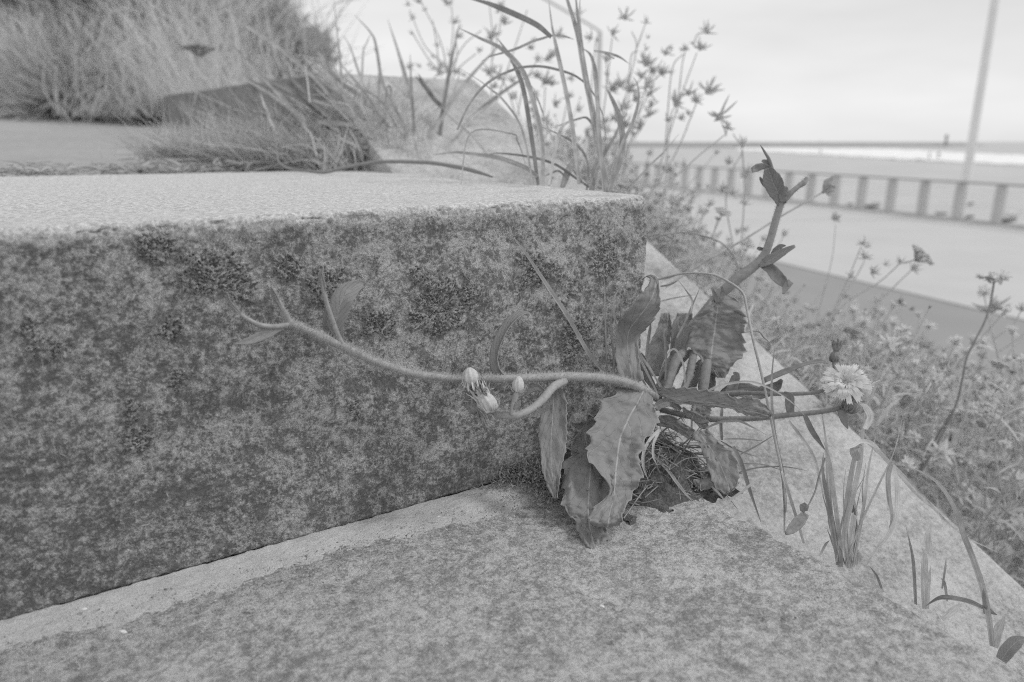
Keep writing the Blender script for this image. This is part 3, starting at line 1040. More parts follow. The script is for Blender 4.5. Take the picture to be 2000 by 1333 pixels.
def leaf(name, rows, mat, parent, na=16, wav=0.0012, teeth=0.0, tn=9, cup=0.12, seed=0, thick=0.0005, ns=9):
    """rows of (Lx,Ly, Mx,My, Rx,Ry, depth[, dL, dR]); dL/dR move the margins nearer (-) or farther (+)"""
    R = []
    for q in rows:
        q = list(q)
        d = q[6]; dl = q[7] if len(q) > 7 else 0; dr = q[8] if len(q) > 8 else 0
        R.append(np.concatenate([P(q[0], q[1], d + dl), P(q[2], q[3], d), P(q[4], q[5], d + dr)]))
    n = ns * (len(R) - 1) + 1
    # catmull on the 9-vectors
    A = catmull(R, n)
    G = []; UV = []
    for i, a in enumerate(A):
        L, Mm, Rr = a[:3], a[3:6], a[6:9]
        t = i / (n - 1)
        row = []
        for k in range(na + 1):
            f = k / na * 2 - 1
            e = L if f < 0 else Rr
            ff = abs(f)
            if teeth and ff > .45:
                tooth = (((t * tn + (0.0 if f < 0 else .43) + .15 * mnoise.noise(Vector((t * 9, seed, f)))) % 1.0) ** 1.6 - .35) * teeth * 2.0
                fe = ff * (1 + tooth * (ff - .45) / .55)
            else:
                fe = ff
            p = Mm * (1 - fe) + e * fe
            nn = CAM - Mm; nn = nn / np.linalg.norm(nn)
            wdt = np.linalg.norm(e - Mm)
            p = p + nn * (cup * wdt * (ff * ff) )
            p = p + nn * wav * (mnoise.noise(Vector((t * 7 + seed, f * 2.2, seed * 3.3))) * 1.6 * (0.4 + ff) + 0.75 * mnoise.noise(Vector((t * 20, f * 5, seed))) + 0.35 * mnoise.noise(Vector((t * 50, f * 11, seed))))
            row.append(p)
            UV.append((t, 0.5 + f * 0.5))
        G.append(row)
    mb = MB(); mb.grid(G, UV)
    o = mb.build(name, mat, parent)
    md = o.modifiers.new("thickness", 'SOLIDIFY'); md.thickness = thick; md.offset = 0
    return o
def vrows(spec, d):
    """spec rows (y, xL, xM, xR, depth...) for leaves whose rows lie level in the picture"""
    return [(a[1], a[0] + (a[6] if len(a) > 6 else 0), a[2], a[0], a[3], a[0] + (a[7] if len(a) > 7 else 0), a[4] if len(a) > 4 else d) + ((a[5], a[5]) if len(a) > 5 and a[5] else ()) for a in spec]
def pathleaf(name, pts, wpx, mat, parent, d0, d1=None, wall=None, tw=0.0, tw1=None, fold=.2, asym=0, **kw):
    """leaf following a trace with half widths in pixels"""
    c = W(pts, d0, d1, 20, wall)
    dep = (c - CAM) @ np.array([0, cp, -sp])
    wv = np.interp(np.linspace(0, 1, 20), np.linspace(0, 1, len(wpx)), wpx) * dep / F
    T = np.gradient(c, axis=0); T /= np.linalg.norm(T, axis=1)[:, None]
    G = []; UV = []
    tw1 = tw if tw1 is None else tw1
    sd = RND.random() * 50
    for i in range(20):
        fc = CAM - c[i]; s = np.cross(T[i], fc); s /= np.linalg.norm(s); nn = np.cross(s, T[i])
        q = tw + (tw1 - tw) * i / 19
        a = s * math.cos(q) + nn * math.sin(q); b = -s * math.sin(q) + nn * math.cos(q)
        row = []
        for k in range(9):
            f = k / 4 - 1
            e = 1 + .12 * mnoise.noise(Vector((i * .8, f * 3, sd))) * (abs(f) > .7)
            row.append(c[i] + a * wv[i] * f * e * (1 + asym * f) + b * wv[i] * fold * abs(f) + b * wv[i] * .12 * mnoise.noise(Vector((i * .5, f * 2, sd))))
            UV.append((i / 19, .5 + f / 2))
        G.append(row)
    mb = MB(); mb.grid(G, UV)
    o = mb.build(name, mat, parent)
    md = o.modifiers.new("thickness", 'SOLIDIFY'); md.thickness = 0.00035; md.offset = 0
    return o

# ---------------------------------------------------------------- the oxtongue in the crevice
crown = P(1272, 790, 0.53)
ox = empty("hairy_weed", crown, "large hairy-stemmed weed with toothed leaves rooted at the corner of the upper step", "weed")
# stem lying leftwards along the face
stem("stem", [(1282, 776, .525), (1258, 763, .515), (1230, 750, .505), (1190, 741, .498), (1150, 737, .49), (1100, 736, .480), (1050, 738, .470), (1000, 740, .460), (950, 741, .450), (900, 741, .442), (850, 736, .432), (800, 728, .422), (760, 716, .415), (720, 701, .407), (690, 687, .401), (650, 668, .393), (610, 650, .386), (566, 631, .378)],
     [6.5, 8.5, 9, 8.6, 8, 7.2, 7, 7, 7.2, 8.4, 6], M['stem'], ox, hairs=7500, n=90, hlen=.0017)
stem("side_shoot", [(568, 632, .378), (540, 638, .375), (510, 635, .372), (482, 622, .370), (462, 606, .367), (446, 588, .366)], [5.5, 5, 4.2, 3.6, 3, .8], M['stem'], ox, hairs=300)
stem("side_shoot", [(568, 632, .378), (556, 610, .374), (545, 590, .370), (537, 574, .366)], [6, 5, 4, 1.5], M['stem'], ox, hairs=350)
pathleaf('leaf', [(548, 600), (540, 582), (534, 570), (530, 560)], [3, 6, 5, 1], M['leafpale'], ox, .370, .366, tw=.6, fold=.6)
pathleaf('leaf', [(470, 612), (455, 598), (447, 585), (444, 572)], [3, 5, 4, 1], M['leafpale'], ox, .367, .364, tw=.6, fold=.6)
pathleaf('leaf', [(634, 570), (630, 550), (627, 535), (632, 524)], [3, 6, 5, 1], M['leafpale'], ox, .382, .379, tw=.5, fold=.6)
stem("side_shoot", [(668, 674, .396), (655, 640, .392), (642, 605, .388), (633, 570, .384), (628, 532, .380)], [6.5, 5.5, 4.5, 4, 2], M['stem'], ox, hairs=450)
pathleaf("leaf", [(560, 636), (525, 649), (490, 665), (455, 672)], [3, 11, 8, 1], M['leafpale'], ox, .374, .362)
pathleaf("leaf", [(668, 672), (657, 640), (662, 605), (675, 575), (705, 554), (712, 558)], [5, 14, 22, 21, 8, 1], M['leafpale'], ox, .400, .392, tw=.15)
pathleaf("leaf", [(655, 668), (643, 645), (640, 615), (645, 590)], [4, 12, 9, 1], M['leafdark'], ox, .408, .408, tw=.5)
pathleaf("leaf", [(992, 742), (972, 722), (968, 695), (978, 662), (996, 632), (1015, 615), (1034, 611)], [4, 12, 11, 12, 11, 8, 1], M['leafpale'], ox, .458, .468, tw=.75, fold=.5)
# flowering shoot hanging from the same stem
sh_ = stem("side_shoot", [(1102, 744, .480), (1080, 757, .470), (1062, 778, .462), (1040, 798, .455), (1010, 811, .450), (980, 812, .447), (958, 808, .445), (944, 798, .444)], [9, 8.5, 8.5, 8, 7.5, 7, 7, 5], M['stem'], ox, hairs=900, hlen=.0009)
pathleaf("bract", [(1044, 795), (1056, 803), (1068, 798), (1072, 783)], [2, 5, 4, .6], M['leafpale'], ox, .455, .45)
pathleaf("bract", [(1066, 768), (1050, 757), (1036, 762), (1030, 774)], [2, 7, 6, .6], M['leaf'], ox, .47, .468)
def bud(px, py, d, rpx, lpx, ang, mat=None, closed=1.0, bracts=10):
    """an egg-shaped flower bud; ang = direction its tip points in the picture, degrees from up, clockwise"""
    c = P(px, py, d)
    up = P(px + math.sin(math.radians(ang)) * 10, py - math.cos(math.radians(ang)) * 10, d) - c
    up /= np.linalg.norm(up)
    o_ = MB()
    L = lpx * d / F; r = rpx * d / F
    G = []
    sx = np.cross(up, CAM - c); sx /= np.linalg.norm(sx); sy = np.cross(up, sx)
    for i in range(13):
        t = i / 12
        rr = r * (math.sin(math.pi * min(1, t * .94 + .04)) ** .6) * (1.0 - .12 * t)
        row = []
        for k in range(28):
            q = 2 * math.pi * k / 28
            row.append(c + up * (t - .5) * L * 2 + (sx * math.cos(q) + sy * math.sin(q)) * rr * (1 + .10 * math.cos(q * 9 + t * 2)))
        G.append(row)
    o_.grid(G, close=True)
    # outer bracts standing off at the base
    for k in range(bracts):
        q = 2 * math.pi * (k + RND.random() * .6) / bracts
        a = sx * math.cos(q) + sy * math.sin(q)
        b0 = c - up * L * .95 + a * r * .5
        pts = [b0, b0 + a * r * .55 + up * L * .25, b0 + a * r * (.75 + RND.random() * .3) + up * L * RND.uniform(.5, 1.0)]
        o_.strip(catmull(pts, 6), [r * .2, r * .2, r * .17, r * .12, r * .07, r * .01], face=a)
    return o_
bd = bud(1012, 752, .450, 12, 17, 4).build("bud", M['bud'], ox)
stem("bud_stalk", [(1000, 810, .449), (1003, 790, .449), (1009, 768, .449)], [6, 5.5, 6], M['stem'], ox, hairs=120, hlen=.0008)
pathleaf("bract", [(1004, 800), (1012, 790), (1016, 782)], [2, 6, 1], M['leafpale'], ox, .447)
def withered_head(px, py, d, rpx, ang, mat=None):
    c = P(px, py, d)
    dn = P(px + math.sin(math.radians(ang)) * 10, py - math.cos(math.radians(ang)) * 10, d) - c
    dn /= np.linalg.norm(dn)
    sx = np.cross(dn, CAM - c); sx /= np.linalg.norm(sx); sy = np.cross(dn, sx)
    r = rpx * d / F
    mb = MB()
    mb.ball(c, (r * .62, r * .62, r * .75), 16, 9, ax=dn, jit=.06)
    for k in range(46):
        q = RND.uniform(0, 6.28); a = sx * math.cos(q) + sy * math.sin(q)
        s0 = c - dn * r * RND.uniform(-.1, .7) + a * r * .35
        fl = RND.uniform(.3, .95)
        pts = [s0, s0 + a * r * .35 * fl + dn * r * .4, s0 + a * r * .5 * fl + dn * r * RND.uniform(.6, 1.2), s0 + a * r * RND.uniform(.5, 1.1) * fl + dn * r * RND.uniform(.9, 1.5)]
        mb.strip(catmull(pts, 7), [r * .04, r * .09, r * .10, r * .10, r * .08, r * .06, r * .01], face=a + np.array([RND.gauss(0, .3) for _ in range(3)]))
    return mb
bud(918, 736, .440, 17, 18, -5, bracts=0).build("withered_flower", M['bud'], ox)
withered_head(918, 738, .441, 24, 178).build("withered_flower", M['bud'], ox)
withered_head(928, 742, .443, 22, 165).build("withered_flower", M['leafpale'], ox)
bud(952, 786, .443, 17, 22, -28, bracts=16).build("withered_flower", M['bud'], ox)
withered_head(946, 786, .444, 28, -30).build("withered_flower", M['bud'], ox)
withered_head(926, 790, .447, 26, 5).build("withered_flower", M['leafpale'], ox)
withered_head(940, 796, .446, 24, 150).build("withered_flower", M['leafpale'], ox)
stem("flower_stalk", [(944, 800, .444), (934, 785, .443), (925, 768, .442), (922, 752, .442)], [7, 9, 8, 6], M['leafdark'], ox, hairs=200, hlen=.0009)

# hanging leaves
leaf("leaf", vrows([(748, 1076, 1083, 1092, .488), (760, 1068, 1082, 1098, .487), (785, 1060, 1081, 1106, .484), (820, 1055, 1079, 1107, .480), (850, 1052, 1077, 1107, .477), (880, 1056, 1076, 1105, .474), (910, 1058, 1077, 1097, .470), (935, 1064, 1080, 1094, .468), (955, 1071, 1083, 1091, .467), (974, 1082, 1085, 1088, .466)], .48), M['leaf'], ox, teeth=.06, tn=15, seed=1, wav=.001)
leaf("leaf", [(1214, 752, 1258, 762, 1276, 778, .512), (1203, 757, 1252, 775, 1274, 788, .506), (1200, 772, 1244, 790, 1278, 792, .500, 0, .004), (1174, 784, 1234, 806, 1282, 805, .495, .003, .006), (1170, 804, 1225, 824, 1284, 828, .490, .002, .008), (1160, 828, 1217, 842, 1273, 845, .486),
               (1150, 846, 1211, 860, 1260, 860, .482), (1154, 866, 1208, 878, 1256, 880, .478), (1145, 884, 1206, 896, 1246, 892, .474), (1153, 902, 1204, 912, 1252, 912, .470), (1164, 914, 1202, 930, 1254, 930, .466), (1180, 935, 1201, 946, 1248, 945, .462), (1191, 955, 1199, 962, 1238, 960, .458, 0, .004),
               (1180, 975, 1197, 978, 1232, 974, .452), (1160, 992, 1194, 993, 1222, 990, .444), (1151, 1008, 1190, 1008, 1216, 1005, .437), (1151, 1022, 1188, 1022, 1215, 1017, .434, .002, .002), (1158, 1028, 1186, 1031, 1212, 1026, .437)],
     M['leaf'], ox, teeth=.07, tn=11, seed=2, wav=.0024, na=22, cup=.10)
leaf("leaf", vrows([(838, 1134, 1142, 1152, .505), (852, 1126, 1143, 1160, .500), (870, 1114, 1147, 1166, .494), (888, 1118, 1150, 1172, .488), (902, 1101, 1152, 1176, .483), (925, 1099, 1153, 1182, .477), (950, 1101, 1151, 1192, .470), (975, 1098, 1150, 1190, .463), (992, 1102, 1149, 1186, .458), (1008, 1114, 1149, 1182, .454), (1020, 1124, 1150, 1182, .450), (1040, 1128, 1154, 1187, .444), (1058, 1137, 1158, 1186, .438), (1070, 1143, 1162, 1180, .434), (1077, 1150, 1163, 1174, .432)], .48), M['leaf'], ox, teeth=.09, tn=9, seed=3, wav=.0028, na=20, cup=.10)
# upright leaf in front of the corner, folded where it bends
leaf("leaf", [(1208, 745, 1238, 750, 1258, 742, .512), (1204, 715, 1231, 718, 1251, 715, .514), (1202, 690, 1227, 690, 1248, 690, .518), (1204, 665, 1226, 663, 1247, 665, .524), (1203, 645, 1229, 645, 1255, 650, .524), (1212, 624, 1242, 626, 1270, 634, .518), (1226, 606, 1256, 609, 1284, 612, .514), (1242, 588, 1269, 590, 1290, 594, .512), (1254, 572, 1277, 572, 1288, 574, .513), (1264, 560, 1281, 556, 1287, 556, .516), (1270, 547, 1279, 545, 1284, 544, .522), (1262, 541, 1268, 538, 1272, 537, .532), (1254, 548, 1256, 545, 1258, 543, .538)],
     M['leaf'], ox, teeth=.06, tn=12, seed=4, wav=.0012, cup=.06)
# big bent leaf on the right
leaf("leaf", vrows([(578, 1398, 1406, 1424, .560), (590, 1386, 1403, 1444, .558), (606, 1373, 1401, 1449, .556), (620, 1358, 1399, 1454, .556), (634, 1350, 1397, 1457, .556), (650, 1350, 1395, 1450, .555), (668, 1345, 1392, 1453, .553), (684, 1350, 1390, 1456, .551), (698, 1366, 1388, 1448, .549), (712, 1374, 1388, 1432, .548), (724, 1386, 1398, 1424, .547), (738, 1402, 1408, 1416, .546)], .55), M['leafdark'], ox, teeth=.06, tn=10, seed=5, wav=.0024, na=22, cup=.12)
# upright pale leaves behind
leaf("leaf", vrows([(612, 1292, 1300, 1308, .600), (640, 1284, 1298, 1312, .596), (670, 1270, 1290, 1308, .59), (700, 1258, 1280, 1300, .58), (735, 1252, 1270, 1290, .57)], .6), M['leafpale'], ox, seed=6, teeth=.08)
leaf("leaf", vrows([(612, 1322, 1340, 1352, .590), (640, 1318, 1338, 1354, .588), (668, 1314, 1328, 1346, .58), (700, 1306, 1318, 1338, .57), (745, 1296, 1304, 1316, .56)], .6), M['leafpale'], ox, seed=7, teeth=.08)
pathleaf("leaf", [(1300, 770), (1322, 700), (1334, 655), (1350, 640), (1365, 640)], [8, 12, 12, 8, 2], M['leafdark'], ox, .55, .57, tw=.4)
pathleaf("leaf", [(1314, 700), (1318, 660), (1320, 630), (1328, 618)], [5, 8, 5, 1], M['leafdark'], ox, .56, .57)
# hairy leaf stalks between the leaves
for pts, r in (([(1298, 772), (1308, 735), (1320, 705), (1334, 688)], [9, 10, 10, 8]), ([(1330, 775), (1345, 735), (1352, 705), (1356, 690)], [6, 8, 8, 6]), ([(1372, 775), (1376, 740), (1380, 712), (1386, 695)], [9, 10, 10, 7])):
    stem("leaf_stalk", pts, r, M['stemdark'], ox, .535, .555, hairs=380)
pathleaf("leaf", [(1374, 790), (1382, 750), (1384, 715), (1378, 700)], [14, 17, 14, 5], M['leafdark'], ox, .55, .56, tw=.3)
pathleaf("leaf", [(1345, 785), (1352, 745), (1366, 712), (1372, 706)], [8, 12, 8, 3], M['leaf'], ox, .555, .565, tw=-.5)
pathleaf("leaf", [(1282, 765), (1262, 730), (1256, 705), (1252, 690)], [5, 10, 9, 2], M['leafdark'], ox, .54, .55, tw=.3)
pathleaf("leaf", [(1288, 760), (1300, 735), (1320, 712), (1345, 690), (1350, 688)], [5, 9, 9, 7, 2], M['leafdark'], ox, .545, .56, tw=-.4)
# leaf pointing right
leaf("leaf", [(1286, 762, 1284, 768, 1290, 773, .520), (1300, 757, 1302, 773, 1304, 780, .517), (1322, 758, 1322, 780, 1322, 789, .514), (1345, 757, 1345, 783, 1346, 790, .512), (1368, 762, 1368, 785, 1369, 793, .510), (1392, 764, 1391, 787, 1392, 795, .508), (1416, 768, 1414, 789, 1414, 797, .506), (1432, 776, 1432, 792, 1430, 799, .504), (1448, 778, 1448, 796, 1445, 807, .503), (1464, 775, 1464, 800, 1462, 812, .502), (1482, 782, 1480, 803, 1480, 813, .502), (1498, 794, 1496, 807, 1494, 814, .502), (1510, 808, 1508, 811, 1506, 814, .503)],
     M['leaf'], ox, teeth=.12, tn=13, seed=8, wav=.0012)
# lower right hanging leaf and its stalk-like base
leaf("leaf", [(1288, 812, 1282, 822, 1284, 832, .530), (1312, 812, 1308, 826, 1306, 836, .528), (1336, 828, 1330, 838, 1326, 846, .524), (1358, 840, 1352, 848, 1345, 858, .518)], M['leafdark'], ox, seed=9, cup=.2)
leaf("leaf", [(1384, 840, 1366, 842, 1352, 843, .520), (1392, 850, 1372, 854, 1352, 857, .516), (1402, 862, 1382, 868, 1364, 864, .512), (1414, 872, 1392, 882, 1371, 882, .508), (1431, 884, 1402, 900, 1380, 906, .503), (1441, 908, 1412, 920, 1388, 930, .498), (1443, 934, 1420, 940, 1396, 950, .494), (1438, 952, 1424, 956, 1410, 963, .491), (1430, 960, 1426, 962, 1420, 966, .490)], M['leaf'], ox, seed=10, teeth=.08, tn=8, wav=.0015)
leaf("leaf", [(1352, 786, 1370, 786, 1390, 788, .534), (1349, 800, 1368, 804, 1388, 806, .532), (1346, 812, 1366, 820, 1384, 824, .530), (1356, 824, 1370, 838, 1383, 840, .528)], M['leafdark'], ox, seed=11, teeth=.1)
pathleaf("leaf", [(1386, 812), (1372, 820), (1345, 808), (1334, 796)], [4, 9, 8, 2], M['leafpale'], ox, .53, .525, tw=.4)
pathleaf("withered_leaf", [(1330, 892), (1345, 905), (1358, 925), (1372, 945), (1395, 957)], [14, 20, 18, 12, 3], M['deadleaf'], ox, .545, .50, fold=.5)
pathleaf("withered_leaf", [(1353, 940), (1372, 947), (1388, 944), (1400, 950)], [4, 11, 11, 3], M['deadleaf'], ox, .50, .495, fold=-.5)
pathleaf("withered_leaf", [(1180, 815), (1160, 826), (1140, 832), (1118, 830)], [6, 10, 8, 2], M['deadleaf'], ox, .52, .535, fold=.7)
pathleaf("withered_leaf", [(1280, 800), (1290, 790), (1310, 786), (1330, 800)], [6, 9, 9, 3], M['leafdark'], ox, .53, .54, fold=.4)
# thick stem rising to the right
stem("stem", [(1282, 780, .54), (1300, 730, .555), (1322, 688, .565), (1345, 648, .572), (1375, 612, .575), (1405, 578, .575), (1440, 545, .572), (1472, 521, .570), (1492, 500, .568), (1504, 470, .566), (1514, 435, .565), (1522, 408, .564), (1528, 390, .563)], [10, 10, 10, 10, 11, 11, 9.5, 8, 7.5, 7, 7.5], M['stemmid'], ox, hairs=2200, n=60, hlen=.0010)
stem("side_shoot", [(1530, 394, .563), (1545, 377, .562), (1560, 364, .562), (1570, 357, .562), (1576, 347, .562)], [6, 5.5, 5, 6, 3], M['stemmid'], ox, hairs=150)
pathleaf("leaf", [(1528, 400), (1518, 375), (1507, 350), (1500, 328)], [8, 16, 18, 7], M['leafdark'], ox, .562, .558, fold=.5)
pathleaf("leaf", [(1528, 392), (1516, 372), (1498, 360), (1488, 352), (1484, 346)], [6, 9, 8, 4, 1], M['leafdark'], ox, .566, .563, tw=.5)
pathleaf("leaf", [(1528, 395), (1530, 380), (1535, 372), (1540, 370)], [5, 9, 9, 3], M['deadleaf'], ox, .56, .558, tw=.3)
pathleaf("leaf", [(1506, 330), (1492, 325), (1478, 328), (1468, 333)], [3, 6, 8, 5], M['deadleaf'], ox, .560, .556, tw=.3)
pathleaf("leaf", [(1506, 328), (1498, 318), (1488, 314)], [3, 6, 2], M['deadleaf'], ox, .561, .558)
stem("leaf_tip", [(1508, 330, .560), (1502, 312, .558), (1494, 298, .556), (1485, 284, .554)], [3.5, 3.5, 2.5, .8], M['stemdark'], ox)
pathleaf("leaf", [(1482, 517), (1505, 508), (1528, 494), (1553, 481)], [8, 11, 9, 3], M['leaf'], ox, .566, .556, tw=.5)
pathleaf("leaf", [(1508, 505), (1516, 492), (1524, 482), (1535, 480)], [6, 8, 5, 1], M['leafpale'], ox, .57, .565)
pathleaf("withered_leaf", [(1490, 518), (1506, 526), (1518, 540), (1530, 552), (1538, 562)], [7, 10, 12, 10, 3], M['deadleaf'], ox, .566, .556, fold=.6)
pathleaf("withered_leaf", [(1545, 550), (1536, 560), (1530, 575)], [6, 7, 2], M['deadleaf'], ox, .556, .556)
pathleaf("leaf", [(1492, 488), (1482, 486), (1480, 488)], [3, 4, 1], M['leafdark'], ox, .57)
# ragged leaf bases on the node where the big leaf hangs
for a in ([(1402, 592), (1398, 580), (1390, 562)], [(1408, 588), (1412, 572), (1410, 560)], [(1396, 592), (1388, 598), (1380, 612)]):
    pathleaf("withered_leaf", a, [4, 5, 1.5], M['deadleaf'], ox, .558, .556)

# flowering stem to the right
stem("stem", [(1290, 800, .545), (1340, 812, .540), (1390, 819, .535), (1430, 819, .532), (1480, 817, .528), (1540, 811, .524), (1600, 805, .520), (1640, 798, .516), (1655, 796, .515)], [6, 6, 6, 6, 5.5, 5.5, 5, 5, 6], M['stemdark'], ox, hairs=1300, n=50, hlen=.0009)
stem("side_shoot", [(1300, 790, .555), (1380, 775, .550), (1430, 768, .545), (1490, 769, .535), (1545, 770, .528), (1598, 766, .522), (1622, 752, .520), (1634, 742, .518)], [5, 5, 5, 4.5, 4, 4, 5, 4], M['stemdark'], ox, hairs=250)
stem("side_shoot", [(1600, 766, .523), (1615, 757, .521), (1624, 742, .519), (1622, 725, .518)], [3, 5, 4.5, 3], M['stemdark'], ox)
pathleaf("leaf", [(1545, 812), (1543, 790), (1542, 775), (1530, 768)], [7, 9, 9, 4], M['stemdark'], ox, .524, .526, tw=.3)
pathleaf("withered_leaf", [(1490, 745), (1520, 732), (1545, 722), (1570, 712), (1600, 706), (1618, 710)], [6, 7, 6, 4, 5, 1.5], M['stemdark'], ox, .535, .52, tw=.6)
pathleaf("leaf", [(1405, 782), (1440, 762), (1480, 770), (1515, 758), (1528, 742)], [10, 17, 14, 12, 3], M['leafdark'], ox, .56, .54, tw=.4, fold=.4)
pathleaf("leaf", [(1418, 778), (1426, 768), (1438, 735), (1432, 728)], [6, 12, 8, 1], M['deadleaf'], ox, .55, .55, tw=.3)

def daisy(px, py, d, rpx, axis_, npet, mat, parent, name="flower", lay=2, ragged=.1, spread=1.0, wid=.16):
    c = P(px, py, d); r = rpx * d / F
    n = np.array(axis_, float); n /= np.linalg.norm(n)
    x = np.cross(n, [.1, .2, 1.0]); x /= np.linalg.norm(x); y = np.cross(n, x)
    root = MB()
    G = []
    for i in range(6):
        t = i / 5
        G.append([c - n * r * .42 * (1 - t) + (x * math.cos(q) + y * math.sin(q)) * r * (.10 + .16 * t) for q in [2 * math.pi * k / 12 for k in range(12)]])
    root.grid(G, close=True)
    root.ball(c, r * .2, 8, 5)
    o = root.build(name, M['bud'] if parent else mat, parent)
    mb = MB()
    for l in range(lay):
        for k in range(npet):
            q = 2 * math.pi * (k + .5 * l + RND.uniform(-.25, .25)) / npet
            a = x * math.cos(q) + y * math.sin(q); b = -x * math.sin(q) + y * math.cos(q)
            L = r * (1 - .24 * l) * RND.uniform(1 - ragged, 1.0)
            lift = (.28 + .5 * l) * spread
            pts = [c + a * r * .08, c + a * L * .4 + n * L * lift * .55, c + a * L * .75 + n * L * lift * .8, c + a * L * .97 + n * L * lift * (.75 + RND.uniform(-.12, .12))]
            cc = catmull(pts, 8)
            w_ = r * wid * (1 - .2 * l)
            G = []
            for i in range(8):
                t = i / 7
                ww = w_ * (.45 + .55 * min(1, t * 1.7))
                row = []
                for s in (-1, -.5, 0, .5, 1):
                    tip = (0.05 * r * (1 if abs(s) in (0, 1) else -1) * RND.uniform(.6, 1.2)) if i == 7 else 0
                    row.append(cc[i] + b * ww * s + n * (-.10 * w_ * (1 - abs(s)) + .06 * w_ * math.cos(s * 9)) + a * tip)
                G.append(row)
            mb.grid(G)
    mb.build("petals", mat, o)
    return o
camdir = (CAM - P(1650, 745, .5)); camdir /= np.linalg.norm(camdir)
daisy(1652, 752, .508, 50, camdir * .72 + np.array([-.08, 0, .55]), 17, M['petal'], ox, lay=4, wid=.10, spread=1.0, ragged=.22)
# half-closed head behind and spent head below
bud(1684, 762, .520, 17, 24, 22, bracts=14).build("bud", M['bud'], ox)
withered_head(1684, 756, .519, 21, 25).build("petal_tuft", M['petal'], ox)
bud(1660, 792, .512, 15, 16, 25, bracts=14).build("bud", M['leaf'], ox)
withered_head(1664, 788, .510, 19, 18).build("withered_flower", M['leafpale'], ox)
pathleaf("leaf", [(1642, 800), (1646, 812), (1651, 826), (1656, 838)], [6, 8, 6, 1], M['stemdark'], ox, .513, .508)
# dark spent head above
withered_head(1634, 678, .525, 13, 8).build("withered_flower", M['stemdark'], ox)
bud(1630, 697, .525, 9, 12, 8).build("bud", M['leafdark'], ox)
stem("flower_stalk", [(1636, 742, .519), (1630, 722, .522), (1630, 702, .525)], [3, 3, 5], M['stemdark'], ox)

# ---------------------------------------------------------------- soil, roots and dead stuff in the crevice
def zpl(px, py, z=-.232): return hz(px, py, z)
mb = MB()
G = []
cc = zpl(1318, 905)
for i in range(40):
    row = []
    for k in range(44):
        a, b = (i / 39 - .5) * 2, (k / 43 - .5) * 2
        h = max(0, 1 - (a * a + b * b)) ** .7 * .024
        v = .334 + a * .052; s = .382 + b * .075
        q = S(v, s, -.2365 + h + .009 * mnoise.noise(Vector((a * 4, b * 4, 1))) + .005 * mnoise.noise(Vector((a * 13, b * 13, 2))))
        row.append(q)
    G.append(row)
mb.grid(G)
sc_ = S(.334, .382, -.235)
tag(mb.build("soil_clod", M['soil'], loc=sc_), "clod of dark soil held in the crevice under the weed's crown", "soil")
mb = MB()
for k in range(560):
    a = RND.uniform(-.045, .052); b = RND.uniform(-.06, .062)
    v = .334 + a; s = .382 + b
    h = max(0, 1 - (a / .06) ** 2 - (b / .08) ** 2) * .030
    q = S(v, s, -.231 + h * RND.uniform(.4, 1.0))
    L = RND.uniform(.008, .034)
    dr = np.array([RND.gauss(0, 1), RND.gauss(0, 1), RND.gauss(.05, .5)]); dr /= np.linalg.norm(dr)
    dd = np.array([RND.gauss(0, 1), RND.gauss(0, 1), -.5 + RND.gauss(0, .5)]) * .4
    pts = [q, q + dr * L * .5, q + (dr + dd * .5) * L]
    mb.tube(catmull(pts, 7), [.00045 * RND.uniform(.4, 1.3)] * 7, 4, cap=False)
tag(mb.build("root_tangle", M['root'], loc=S(.334, .382, -.231)), "tangle of fine roots and dead blades over the soil in the crevice", "roots")
# thick bent root
e = MB(); c = W([(1290, 850), (1297, 872), (1302, 885), (1315, 893), (1335, 897)], .54, .53, 20)
e.tube(c, [.0014] * 20, 7)
tag(e.build("root", M['root'], loc=c[0]), "thick bent dark root looping over the soil clod", "root")
# crumbs of moss at the foot of the face
def clump(name, px, py, rx, ry, hgt, mat, label, cat, n=900, seed=0, z=-.229):
    r_ = random.Random(seed)
    mb = MB()
    c0 = hz(px, py, z)
    for k in range(n):
        a = r_.gauss(0, .45); b = r_.gauss(0, .45)
        q = hz(px + a * rx, py + b * ry, z)
        q = q + UZ * hgt * max(0, 1 - a * a - b * b) * r_.random()
        L = r_.uniform(.0012, .004)
        d = np.array([r_.gauss(0, 1), r_.gauss(0, 1), r_.gauss(.5, .8)]); d /= np.linalg.norm(d)
        t = np.cross(d, [r_.gauss(0, 1), r_.gauss(0, 1), r_.gauss(0, 1)]); t /= np.linalg.norm(t)
        wd = r_.uniform(.0002, .0007)
        mb.add([q - t * wd, q + t * wd, q + d * L + t * wd * .4, q + d * L * 1.1 - t * wd * .3], [(0, 1, 2, 3)])
    return tag(mb.build(name, mat, loc=c0), label, cat, kind='stuff')
clump("moss", 1010, 930, 95, 30, .010, M['moss'], "tufts of dry moss and crumbs at the foot of the lichened face", "moss", 3200, 1)
clump("moss", 1075, 960, 45, 30, .005, M['moss'], "thin crumbs of moss beside the hanging leaf tips", "moss", 800, 2)
clump("moss", 1330, 945, 80, 20, .003, M['moss'], "dry crumbs along the edge of the crevice soil", "moss", 700, 5)
# twigs on the moss
for k, (pts, lab) in enumerate((([(985, 957), (1010, 938), (1032, 908)], "pale dead twig leaning on the moss at the foot of the face"), ([(975, 948), (990, 935), (1000, 930)], "short stub of dead twig lying on the moss"))):
    c = W(pts, .50, .515, 10)
    mb = MB(); mb.tube(c, [.0009, .0008, .0008, .0008, .0008, .0007, .0007, .0006, .0005, .0003], 6)
    tag(mb.build("twig", M['grassmid'], loc=c[0]), lab, "twig")
